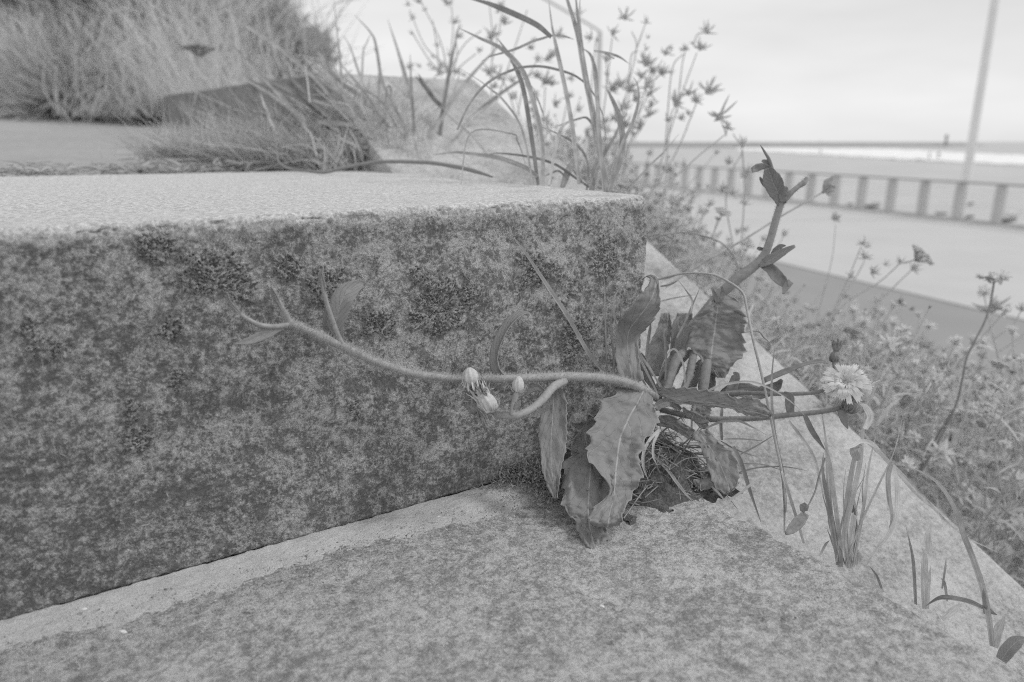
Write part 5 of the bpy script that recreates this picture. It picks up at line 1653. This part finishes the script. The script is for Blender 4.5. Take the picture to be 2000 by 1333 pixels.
for k in range(240):
    x = r_.uniform(300, 640); d0_ = r_.uniform(2.4, 3.1)
    x2 = x + r_.uniform(-60, 130); y0 = r_.uniform(60, 200)
    c_ = catmull([P(x, y0, d0_), P((x + x2) / 2, y0 - r_.uniform(30, 90), d0_), P(x2 + 15, y0 - r_.uniform(40, 150), d0_)], 7)
    w_ = r_.uniform(.0006, .0015)
    mb.strip(c_, [w_] * 5 + [w_ * .6, w_ * .1], r_.uniform(-1, 1))
tag(mb.build("tall_grass", M['grassmid'], loc=P(480, 150, 2.8)), "loose wisps of grass breaking the outline of the shrubs", "grass", kind='stuff')
mb = MB()
r_ = random.Random(5)
for k in range(1500):
    v = r_.uniform(-.35, .36); s = 1.02 + abs(r_.gauss(0, .03)) - .02
    q = S(v, s, -.040 + r_.random() ** 2 * .012)
    L = r_.uniform(.006, .03); a = r_.uniform(0, 6.28)
    d = VX * math.cos(a) + VS * math.sin(a) * .6 + UZ * r_.uniform(-.05, .35)
    w_ = r_.uniform(.0005, .0018)
    mb.strip(catmull([q, q + d * L * .5 + UZ * .002, q + d * L], 5), [w_ * .5, w_, w_, w_ * .8, w_ * .1], r_.uniform(-1.5, 1.5))
tag(mb.build("plant_litter", M['grassmid'], loc=S(0, 1.02, -.04)), "line of dry plant litter along the back edge of the upper step", "litter", kind='stuff')
mb = MB()
for k in range(260):
    v = r_.uniform(-.35, .36); s = 1.03 + abs(r_.gauss(0, .02))
    q = S(v, s, -.042 + r_.random() * .006)
    mb.ball(q, (r_.uniform(.002, .007), r_.uniform(.002, .005), r_.uniform(.001, .003)), 6, 4, jit=.3)
tag(mb.build("soil_crumbs", M['root'], loc=S(0, 1.03, -.04)), "dark soil crumbs along the back edge of the upper step", "soil", kind='stuff')

# ---------------------------------------------------------------- weeds with star-shaped seed heads
def headmesh(r, n=15, seed=0, kind='star'):
    r_ = random.Random(seed)
    mb = MB()
    if kind == 'star':
        mb.ball([0, 0, 0], (r * .22, r * .22, r * .28), 8, 5, jit=.15)
        n = r_.randint(9, 22)
        for k in range(n):
            q = 6.283 * (k + r_.uniform(-.45, .45)) / n; el = r_.uniform(-.4, 1.25)
            d = np.array([math.cos(q) * math.cos(el), math.sin(q) * math.cos(el), math.sin(el)])
            L = r * r_.uniform(.6, 1.25)
            b = np.array([0, 0, r_.uniform(.1, .35)]) * L
            mb.tube(catmull([d * r * .15, d * L * .55, d * L + b * .6], 5), [r * .05, r * .075, r * .075, r * .06, r * .02], 5)
    elif kind == 'umbel':
        for k in range(n * 3):
            q = r_.uniform(0, 6.28); rr = r * math.sqrt(r_.random())
            c = [rr * math.cos(q), rr * math.sin(q), r * .22 * (1 - (rr / r) ** 2) + r_.uniform(0, .08) * r]
            mb.ball(c, (r * .15, r * .15, r * .10), 6, 4, jit=.2)
            mb.tube([[0, 0, -r * .55], [c[0] * .6, c[1] * .6, -r * .15], c], r * .025, 4)
    elif kind == 'puff':
        for k in range(n + 12):
            d = np.array([r_.gauss(0, 1), r_.gauss(0, 1), r_.gauss(.4, .8)]); d /= np.linalg.norm(d)
            s = np.cross(d, [r_.gauss(0, 1), r_.gauss(0, 1), r_.gauss(0, 1)]); s /= np.linalg.norm(s)
            L = r * r_.uniform(.55, 1)
            G = []
            for i in range(4):
                t = i / 3
                G.append([d * L * t * .95 - s * r * .16 * math.sin(math.pi * (t * .8 + .1)) + np.array([0, 0, r * .1 * t]), d * L * t, d * L * t * .95 + s * r * .16 * math.sin(math.pi * (t * .8 + .1))])
            mb.grid(G)
        mb.ball([0, 0, -r * .12], r * .25, 7, 4)
    return mb
HEADS = {}
def head_me(kind, k, mat):
    key = (kind, k, mat)
    if key not in HEADS:
        mb = headmesh(1.0, 15, k * 7 + 1, kind)
        me = bpy.data.meshes.new("seed_head")
        me.from_pydata(mb.v, [], mb.f); me.materials.append(M[mat])
        me.polygons.foreach_set("use_smooth", [True] * len(me.polygons))
        HEADS[key] = me
    return HEADS[key]
def put_head(parent, c, r, dirn, kind='star', mat='head', name="seed_head"):
    o = bpy.data.objects.new(name, head_me(kind, RND.randrange(11), mat))
    SC.collection.objects.link(o)
    o.parent = parent
    o.location = tuple(np.array(c) - np.array(parent.location))
    q = Vector(dirn).to_track_quat('Z', 'Y')
    o.rotation_euler = (q.to_matrix() @ Matrix.Rotation(RND.uniform(0, 6.28), 3, 'Z')).to_euler()
    rr = r * RND.uniform(1.15, 1.4)
    o.scale = (rr, rr, rr * RND.uniform(.85, 1.15))
    return o
def weed(label, traces, heads, d, group="seed-headed weeds beyond the wall", smat='weed', hmat='head', kind='star', w_=3.2, name="weed_plant"):
    """traces: pixel polylines from root to tip; heads: (x, y, radius px[, kind, mat])"""
    root = traces[0][0]
    e = empty(name, P(root[0], root[1], d), label, "weed", group)
    for t in traces:
        c = W(t, d, d * 1.02, max(10, 5 * len(t)))
        mb = MB(); mb.tube(c, list(np.linspace(1.0, .7, len(c)) * w_ / 2 * d / F), 5)
        mb.build("stem", M[smat], e)
    for h in heads:
        x, y, r = h[:3]
        kd = h[3] if len(h) > 3 else kind
        mt = h[4] if len(h) > 4 else hmat
        dr = np.array([RND.gauss(0, .35) + .25, RND.gauss(0, .3) - .2, 1.0])
        put_head(e, P(x, y, d * RND.uniform(.99, 1.03)), r * d / F, dr, kd, mt)
    return e
D1 = 1.15
weed("weed with one large spiky head high against the sky, tallest right of the grass", [[(1175, 470), (1200, 300), (1222, 190), (1243, 96), (1234, 62)], [(1243, 96), (1256, 60), (1262, 42)], [(1228, 170), (1233, 110), (1246, 100)]], [(1221, 34, 19), (1262, 44, 9), (1266, 74, 6)], D1)
weed("slender weed with two stacked spiky heads, nearest the open sky", [[(1240, 480), (1290, 320), (1330, 190), (1361, 104)], [(1322, 220), (1332, 130), (1338, 102)], [(1300, 280), (1312, 140), (1334, 106)], [(1355, 88), (1362, 68), (1376, 64)]], [(1381, 62, 16), (1368, 94, 15), (1338, 97, 10), (1352, 86, 5)], 1.2)
weed("weed ending in a dense pair of spiky heads pointing right, above the horizon", [[(1215, 500), (1270, 380), (1320, 300), (1355, 215), (1362, 195)], [(1300, 330), (1310, 230), (1320, 208)], [(1340, 255), (1345, 240), (1352, 225)]], [(1384, 178, 20), (1345, 182, 16), (1358, 196, 15), (1320, 202, 17), (1330, 232, 10), (1344, 222, 9), (1309, 142, 6), (1304, 235, 12)], 1.15)
weed("weed with a star-shaped head standing clear just above the horizon", [[(1150, 500), (1230, 385), (1310, 350), (1370, 300), (1418, 262)], [(1418, 262), (1412, 245), (1406, 232)]], [(1405, 228, 22), (1421, 250, 14)], .95)
weed("thin zigzag weed with drooping heads in front of the railing", [[(1445, 560), (1430, 470), (1418, 390), (1432, 330), (1450, 295), (1432, 262)], [(1450, 295), (1454, 360), (1452, 420), (1448, 470)]], [(1452, 284, 14), (1455, 345, 12), (1424, 318, 10), (1460, 335, 12), (1410, 372, 13), (1430, 378, 10), (1455, 398, 11), (1412, 415, 8), (1440, 455, 10)], 1.1)
weed("bushy weed with a dark round head and a pair of lighter ones, mid sky", [[(1190, 470), (1225, 300), (1262, 170), (1275, 130)], [(1262, 170), (1280, 140), (1294, 118)], [(1262, 170), (1285, 150), (1292, 140)]], [(1262, 125, 16), (1257, 118, 12), (1300, 104, 15), (1293, 143, 14), (1273, 140, 12), (1310, 95, 6), (1262, 96, 7), (1312, 142, 6), (1253, 150, 14)], 1.2)
weed("weed with small upturned heads beside the far street lamp", [[(1150, 480), (1168, 300), (1184, 180), (1192, 105), (1196, 72)], [(1184, 180), (1185, 140), (1184, 122)], [(1160, 300), (1155, 180), (1163, 84)]], [(1197, 66, 13), (1184, 118, 12), (1153, 74, 12), (1165, 80, 7), (1184, 145, 6)], 1.2)
weed("weed crowded with pale heads behind the tallest grass blades", [[(1170, 480), (1200, 320), (1222, 220), (1230, 180)], [(1200, 320), (1240, 240), (1268, 180)], [(1190, 370), (1225, 290), (1252, 245)]], [(1230, 175, 20), (1270, 182, 16), (1210, 165, 15), (1272, 206, 13), (1268, 224, 13), (1215, 212, 18), (1250, 250, 14), (1240, 195, 14), (1195, 175, 15), (1222, 245, 15), (1205, 235, 14), (1236, 262, 10), (1262, 170, 13)], 1.25)
weed("twiggy weed with tiny dark heads left of the arching grass, against the sky", [[(900, 420), (880, 250), (873, 140), (830, 90), (800, 20)], [(873, 140), (860, 80), (820, 0)], [(875, 145), (885, 60), (880, 0)], [(875, 145), (905, 90), (940, 60)], [(865, 145), (840, 120), (806, 66)], [(880, 160), (900, 130), (930, 105)], [(858, 142), (853, 90), (845, 40)], [(880, 150), (893, 110), (890, 70), (902, 50)]],
     [(872, 6, 13), (805, 36, 8), (830, 20, 6), (818, 4, 9), (803, 66, 6), (888, 44, 11), (862, 128, 9), (845, 112, 7), (897, 72, 10), (853, 90, 7), (797, 10, 8), (893, 140, 9), (838, 128, 6), (878, 108, 9), (800, 132, 8), (818, 130, 6)], 1.35, w_=3)
weed("weed with dark small heads hanging among the arching blades", [[(1010, 480), (985, 300), (958, 160), (975, 60), (985, 0)], [(958, 160), (962, 80), (955, 0)], [(970, 200), (1000, 110), (1030, 20)], [(1000, 300), (1020, 180), (1048, 120)]], [(964, 68, 15), (958, 75, 12), (985, 45, 12), (978, 12, 8), (972, 24, 8), (1036, 95, 10), (1050, 118, 9), (1075, 112, 12), (1042, 82, 8), (935, 100, 9), (1068, 118, 9), (1092, 70, 12), (1130, 28, 12)], 1.3, w_=3)
weed("weed with a mass of grey heads low behind the grass stems", [[(1060, 480), (1030, 330), (1000, 200), (975, 145)], [(1040, 360), (1060, 240), (1065, 170)], [(1050, 400), (1090, 280), (1110, 190)]], [(975, 150, 18), (955, 142, 14), (1000, 158, 12), (1064, 160, 16), (1048, 150, 12), (1078, 165, 12), (1116, 155, 10), (1110, 190, 14), (1040, 200, 14), (1085, 205, 14), (1000, 192, 10), (965, 170, 12), (1020, 172, 9), (1130, 215, 12), (1065, 235, 12)], 1.3)
weed("weed with small heads reaching over the crest of the wall", [[(720, 300), (790, 215), (850, 150), (860, 135)], [(850, 150), (870, 140), (900, 138)]], [(858, 140, 10), (872, 134, 8), (890, 142, 10), (845, 135, 7), (905, 148, 9), (800, 133, 9), (652, 92, 7), (660, 60, 6)], 1.5, w_=2.6)
# prominent ones on the right
weed("weed with a lone head bent over in front of the pale promenade", [[(1560, 720), (1610, 640), (1650, 560), (1682, 482)]], [(1686, 476, 12), (1694, 482, 8)], 1.0)
weed("small weed with a funnel-shaped head just right of the bent one", [[(1600, 680), (1640, 590), (1670, 545), (1688, 512)]], [(1689, 503, 12)], 1.1)
weed("leaning weed with an open flower at its tip over the promenade", [[(1600, 650), (1655, 590), (1712, 555), (1742, 530), (1758, 514)], [(1758, 514), (1780, 510), (1795, 503)]], [(1759, 513, 11), (1800, 500, 21, 'umbel', 'head'), (1730, 517, 9), (1704, 532, 12)], .95)
weed("short weed with a single small star below the open flower", [[(1690, 620), (1745, 562), (1782, 526)]], [(1784, 525, 13)], 1.05)
weed("weed with a flat pale umbel on a long bowed stalk over the dark road", [[(1800, 920), (1840, 850), (1868, 790), (1880, 740), (1888, 700), (1905, 665), (1925, 625), (1937, 580), (1942, 548)], [(1862, 800), (1838, 840), (1815, 880), (1790, 930)], [(1942, 546), (1928, 542), (1915, 543)]], [(1955, 544, 17, 'puff', 'headpale'), (1934, 546, 15, 'puff', 'head'), (1915, 541, 8, 'puff', 'headpale')], .80, w_=5, smat='stemdark')
weed("fuzzy seed head behind the long bowed stalk", [[(1900, 800), (1920, 700), (1938, 620)]], [(1940, 602, 26, 'star', 'weed')], 1.1)
weed("thin weed with a small pale seed head just below the oat spikelets", [[(1590, 640), (1612, 560), (1626, 500), (1632, 440)]], [(1632, 426, 12, 'puff', 'weed')], 1.1, w_=2)
weed("weed with a black spiky head against the dark road", [[(1700, 760), (1730, 680), (1757, 596)]], [(1758, 592, 10, 'star', 'stemdark'), (1780, 605, 6, 'star', 'stemdark')], 1.1, w_=2)
weed("dark leaning stalks with small dark tips over the road", [[(1480, 720), (1560, 660), (1600, 640)], [(1500, 740), (1570, 680), (1640, 640)], [(1600, 720), (1650, 640), (1662, 622)]], [(1600, 636, 7, 'star', 'stemdark'), (1640, 612, 8, 'puff', 'headpale'), (1662, 540, 10), (1575, 640, 6, 'star', 'stemdark')], 1.0)
e = empty("oat_stalk", P(1270, 600, .75), "thin oat stalk with hanging pale spikelets in front of the railing", "grass")
stem("stalk", [(1300, 560), (1380, 510), (1450, 470), (1530, 420), (1580, 392), (1610, 372), (1625, 350)], [2.4, 2.2, 1.6, 1.0], M['grassmid'], e, .75, .82)
for (a, b) in (([(1605, 378), (1618, 368), (1632, 366)], 8), ([(1608, 374), (1616, 358), (1628, 345)], 8), ([(1612, 368), (1620, 376), (1630, 374)], 7)):
    pathleaf("spikelet", a, [2, b, 1], M['grassmid'], e, .80, .80, fold=.5)
weed("bowed pale stem arching out from behind the upper step's corner", [[(1270, 468), (1300, 458), (1345, 455), (1400, 470), (1425, 490), (1440, 520), (1450, 600)], [(1264, 462), (1285, 458), (1310, 465), (1335, 490)]], [], .75, group=None, smat='grassmid', w_=4)
weed("long straight stalk slanting up past the frame's right side", [[(1950, 720), (1975, 685), (2005, 655)]], [], .95, group=None, smat='weed', w_=3)

# ---------------------------------------------------------------- repeated background weeds as individual copies
def template(kind, seed, nst, hmat, smat, H=0.42, kinds=('star',), hr=(.010, .016), leafy=6, lean=.35):
    r_ = random.Random(seed)
    e = empty("weed_plant", (0, 0, 0), "", "weed")
    ob = []
    mb = MB(); tips = []
    for k in range(nst):
        a = r_.uniform(0, 6.28); ln = r_.uniform(.1, lean)
        H_ = H * r_.uniform(.6, 1.0)
        pts = [(0, 0, 0), (math.cos(a) * H_ * ln * .3 , math.sin(a) * H_ * ln * .3, H_ * .45), (math.cos(a) * H_ * ln, math.sin(a) * H_ * ln, H_)]
        c = catmull(pts, 12)
        mb.tube(c, list(np.linspace(.0016, .0009, 12)), 5)
        tips.append((c[-1], c[-1] - c[-3]))
        for b in range(r_.randint(1, 3)):
            i = r_.randint(4, 9); a2 = r_.uniform(0, 6.28); L = H_ * r_.uniform(.12, .3)
            q = c[i]; t = q + np.array([math.cos(a2) * L * .5, math.sin(a2) * L * .5, L * .8])
            cc = catmull([q, (q + t) / 2 + np.array([math.cos(a2), math.sin(a2), 0]) * L * .1, t], 7)
            mb.tube(cc, [.0008] * 7, 4)
            tips.append((t, cc[-1] - cc[-3]))
        for b in range(leafy):
            i = r_.randint(1, 9); a2 = r_.uniform(0, 6.28); L = r_.uniform(.02, .055)
            d = np.array([math.cos(a2), math.sin(a2), r_.uniform(.1, .9)])
            q = c[i]
            w_ = r_.uniform(.0012, .0035)
            mb.strip(catmull([q, q + d * L * .5, q + d * L + np.array([0, 0, -L * .3])], 6), [w_ * .4, w_, w_ * 1.1, w_, w_ * .6, w_ * .1], r_.uniform(-1, 1), face=(0, -1, .5))
    sto = mb.build("stems", M[smat], e)
    hs = []
    for (t, d) in tips:
        kd = r_.choice(kinds)
        mt = hmat if kd == 'star' else 'headpale'
        dkf = r_.random() < .18
        if dkf: mt = 'stemdark'
        o = put_head(e, t, r_.uniform(*hr) * (.5 if dkf else 1), d + np.array([0, 0, .01]), kd, mt)
        hs.append(o)
    return e
TA = template('star', 1, 4, 'head', 'weed', kinds=('star', 'star', 'puff'))
TB = template('puff', 2, 5, 'weed', 'weedpale', kinds=('puff', 'puff', 'star'), hr=(.007, .012), H=.36, leafy=9)
TC = template('umbel', 3, 3, 'head', 'weedpale', kinds=('puff', 'umbel'), hr=(.008, .013), H=.40, leafy=8)
TD = template('star', 4, 6, 'head', 'weedpale', kinds=('star', 'puff'), hr=(.006, .011), H=.30, leafy=12)
def place(T, x, y, d, sc, rz, lab, group, tilt=0.0):
    c = T.copy(); SC.collection.objects.link(c)
    c.location = tuple(P(x, y, d)); c.rotation_euler = (RND.gauss(0, .12), tilt + RND.gauss(0, .12), rz); c.scale = (sc, sc, sc)
    c["label"] = lab; c["group"] = group
    for ch in T.children:
        k = ch.copy(); SC.collection.objects.link(k); k.parent = c
    return c
r3 = random.Random(21)
# right-hand thicket: tops of the plants follow the line where the road shows above them
cnt = 0
for k in range(185):
    d = r3.uniform(.85, 1.7)
    x = r3.uniform(1380, 2080)
    top = np.interp(x, [1380, 1480, 1600, 1700, 1800, 1900, 2000, 2080], [500, 525, 550, 590, 630, 680, 735, 755]) + abs(r3.gauss(0, 1)) * 75 + (d - .85) * -10
    T = r3.choice([TA, TB, TB, TC, TC, TD])
    H = {TA: .42, TB: .36, TC: .40, TD: .30}[T]
    sc = r3.uniform(.7, 1.0)
    ybase = top + H * sc * F / d * .97
    # stay outside the wall
    q = P(x, ybase, d)
    vv = float((q - CAM) @ VX)
    if vv < .68: continue
    if T is TA or T is TD: lab = "thin seed-headed weed in the tangle beyond the sloping wall"
    else: lab = "pale small-flowered weed in the tangle beyond the sloping wall"
    place(T, x, ybase, d, sc, r3.uniform(0, 6.28), lab, "weeds with dark seed heads in the right-hand tangle" if (T is TA or T is TD) else "pale-flowered weeds in the right-hand tangle", tilt=.25)
    cnt += 1
# thicket left of that, behind the step corner and under the sky
for k in range(60):
    d = r3.uniform(1.1, 1.8)
    x = r3.uniform(1030, 1420)
    top = np.interp(x, [1030, 1130, 1250, 1300, 1420], [190, 200, 280, 340, 430]) + abs(r3.gauss(0, 1)) * 70
    T = r3.choice([TA, TB, TC, TD])
    H = {TA: .42, TB: .36, TC: .40, TD: .30}[T]
    sc = r3.uniform(.6, .9)
    ybase = top + H * sc * F / d * .97
    q = P(x, ybase, d)
    if float((q - CAM) @ VX) < .66: continue
    place(T, x, ybase, d, sc, r3.uniform(0, 6.28), "weed in the blurred thicket between the tall grass and the railing", "weeds in the thicket behind the step corner", tilt=.2)
# the templates themselves stand in the thicket too
for T, (x, y, d) in ((TA, (1900, 1150, 1.3)), (TB, (1980, 1000, 1.1)), (TC, (1960, 1130, 1.2)), (TD, (1840, 1060, 1.3))):
    T.location = tuple(P(x, y, d)); T["group"] = "weeds standing apart low on the right"
TA["label"] = "branched weed low on the right with star-like dark heads"
TB["label"] = "pale weed with round heads near the right border of the picture"
TC["label"] = "weed with loose pale clusters low near the right border"
TD["label"] = "low bushy weed just past the edge of the sloping wall"
# matted lower growth
mb = MB()
r_ = random.Random(8)
for k in range(1500):
    d = r_.uniform(.8, 1.7); x = r_.uniform(1430, 2150)
    edge = np.interp(x, [1430, 1500, 1780, 2000, 2150], [640, 690, 930, 1145, 1280])
    y0 = np.interp(x, [1430, 1600, 1800, 2000, 2150], [640, 700, 800, 850, 880])
    y = y0 + abs(r_.gauss(0, 1)) * (edge - y0 + 60) * .75
    q = P(x, y, d)
    if float((q - CAM) @ VX) < .66: continue
    L = r_.uniform(.01, .05)
    dd = np.array([r_.gauss(.2, .8), r_.gauss(0, .8), r_.gauss(.4, .6)]); dd /= np.linalg.norm(dd)
    w_ = r_.uniform(.0005, .0016)
    mb.strip(catmull([q, q + dd * L * .5 + UZ * L * .08, q + dd * L], 5), [w_ * .5, w_, w_, w_ * .7, w_ * .1], r_.uniform(-1.5, 1.5))
tag(mb.build("undergrowth", M['weedpale'], loc=P(1750, 900, 1.1)), "tangled low stems and leaves beyond the sloping wall", "undergrowth", kind='stuff')

# ---------------------------------------------------------------- shrubs on the bank at the upper left
def shrub(loc, label, R, n, mat, L, wd, seed, feather=0.0, cx=(0, 0, 0), lean=(0, 0), trunkmat='bark', clumps=26):
    r_ = random.Random(seed)
    e = empty("shrub", loc, label, "shrub", None)
    loc = np.array(loc, float)
    mb = MB(); centers = []
    for k in range(clumps):
        d = np.array([r_.gauss(0, 1), r_.gauss(0, 1), r_.gauss(.3, .8)]); d /= np.linalg.norm(d)
        rr = r_.random() ** .4 * .8
        c = loc + np.array([0, 0, R[2] * .55]) + d * np.array(R) * rr
        c[2] = max(c[2], loc[2] + .03)
        centers.append(c)
        base = loc + np.array([r_.gauss(0, .1) * R[0], r_.gauss(0, .1) * R[1], -.05])
        mid = (base + c) / 2 + np.array([r_.gauss(0, .1), r_.gauss(0, .1), .05]) * R[2]
        mb.tube(catmull([base, mid, c], 8), list(np.linspace(.014, .004, 8) * R[2]), 5)
    mb.build("limbs", M[trunkmat], e)
    mb = MB()
    for k in range(n):
        c = r_.choice(centers)
        d = np.array([r_.gauss(0, 1), r_.gauss(0, 1), r_.gauss(0, 1)]); d /= np.linalg.norm(d)
        q = c + d * np.array(R) * .33 * r_.random() ** .6
        if q[2] < loc[2] - .02: q[2] = loc[2] + r_.random() * .05
        out = q - (loc + np.array([0, 0, R[2] * .3])); out /= np.linalg.norm(out) + 1e-6
        dr = out * (.5 + feather) + np.array([r_.gauss(0, .6) + lean[0], r_.gauss(0, .6), r_.gauss(.3, .5) + lean[1]])
        dr /= np.linalg.norm(dr)
        l = L * r_.uniform(.5, 1.3)
        s = np.cross(dr, [r_.gauss(0, 1), r_.gauss(0, 1), r_.gauss(0, 1)]); s /= np.linalg.norm(s) + 1e-9
        w_ = wd * r_.uniform(.6, 1.3)
        m_ = q + dr * l * .5 + np.array([0, 0, l * .06]); t_ = q + dr * l + np.array([0, 0, -l * .08])
        mb.add([q, m_ - s * w_, t_, m_ + s * w_], [(0, 1, 2, 3)])
    mb.build("foliage", M[mat], e)
    return e
def G0(x, y):     # where a sight line meets the rising landing/hill
    for d in np.linspace(1.0, 12, 2200):
        q = P(x, y, d); s = float((q - CAM) @ VS)
        z = -.050 + .056 * (s - 1.03) + max(0, s - 3.2) * .10
        if q[2] - CZ <= z: return q, d
    return P(x, y, 3.0), 3.0
q = P(70, 232, 3.3);  shrub(q, "dark dense shrub filling the upper left corner", (.95, .6, 1.0), 15000, 'shrubdark', .085, .009, 1, .3, clumps=60)
q = P(-60, 222, 3.0);  shrub(q, "low dark shrub cut by the left border", (.5, .4, .45), 5000, 'shrubdark', .07, .008, 2, .3)
q = P(330, 236, 3.0); shrub(q, "large pale feathery shrub in the middle of the bank, behind the umbel", (.56, .40, .85), 17000, 'shrubpale', .15, .0026, 3, .9, lean=(-.1, .5), clumps=70)
q = P(425, 215, 3.3); shrub(q, "grey rounded shrub rising against the sky, right of the feathery one", (.34, .36, .52), 18000, 'shrubmid', .11, .0034, 4, .8, clumps=60)
q = P(180, 236, 2.75); shrub(q, "thin grassy bush leaning over the left part of the landing", (.42, .25, .28), 4500, 'shrubpale', .14, .0024, 5, .9, lean=(.3, .3))
q = P(250, 242, 2.5); shrub(q, "small low tuft spilling on to the landing before the feathery shrub", (.17, .10, .07), 1600, 'shrubmid', .035, .0035, 6, .4)
q = P(165, 234, 2.7); shrub(q, "small dark tuft at the edge of the landing, left of the low spilling tuft", (.12, .09, .06), 1200, 'shrubdark', .035, .0035, 7, .4)
q = P(50, 222, 2.9); shrub(q, "wide low tuft at the landing's far edge under the dark shrub", (.38, .12, .10), 2600, 'shrubmid', .06, .0035, 8, .4)
q = P(575, 165, 3.0); shrub(q, "small dark bush behind the top end of the wall", (.20, .18, .20), 4200, 'shrubmid', .05, .0045, 9, .3)
# tall stems in the feathery shrub
r_ = random.Random(17)
mb = MB()
for k in range(1500):
    x = r_.choice([r_.uniform(100, 600), r_.gauss(340, 60), r_.gauss(400, 90)]); d = r_.uniform(2.3, 3.2)
    q = P(x, 232 - r_.random() * 10, d)
    L = r_.uniform(.08, .55) * (1.0 if x > 270 else .45); a = r_.gauss(-.2 if x > 260 else .45, .3)
    up = UZ * math.cos(a) - np.array([1, 0, 0]) * math.sin(a) * -1
    pts = [q, q + up * L * .5, q + up * L + np.array([r_.gauss(0, .12), 0, -.04]) * L * 2]
    w_ = r_.uniform(.0005, .0022)
    mb.strip(catmull(pts, 6), [w_] * 4 + [w_ * .6, w_ * .1], r_.uniform(-1, 1))
tag(mb.build("tall_grass", M['grasspale'], loc=P(300, 232, 2.9)), "tall faded grass standing among the shrubs on the bank", "grass", kind='stuff')
# flat umbel and pale dots
def umbel(x, y, rpx, d, label, mat='headpale', stemto=None, name="umbel_flower", kind='umbel'):
    st = stemto or (x - 12, y + 160)
    e = empty(name, P(st[0], st[1], d), label, "flower", None)
    c = W([st, (x - 2, y + 60), (x, y + rpx * .4)], d, d, 14)
    mb = MB(); mb.tube(c, .0012 * d, 5); mb.build("stem", M['weed'], e)
    o = put_head(e, P(x, y, d), rpx * d / F, (0, -.12, 1), kind, mat, name="flower_head")
    o.rotation_euler = (.05, .0, 1.0); o.scale = (rpx * d / F,) * 3
    return e
umbel(390, 96, 30, 1.75, "flat-topped grey umbel standing in front of the feathery shrub", 'grassmid', (372, 235))
for x, y, r, lab in ((80, 30, 7, "small round white flower high in the dark shrub"), (200, 47, 5, "small white flower between the dark and the feathery shrub"), (211, 123, 6, "bright small flower low beside the feathery shrub"), (248, 186, 8, "pale flower just above the low tuft on the landing"), (507, 112, 6, "pale flower in front of the grey rounded shrub"), (150, 114, 5, "faint pale flower in the thin grassy bush"), (88, 114, 5, "faint pale flower at the left of the thin grassy bush"), (110, 132, 4, "tiny pale flower under the faint pale ones")):
    umbel(x, y, r, 2.45, lab, 'headpale', (x + 30, y + 110), kind='puff')
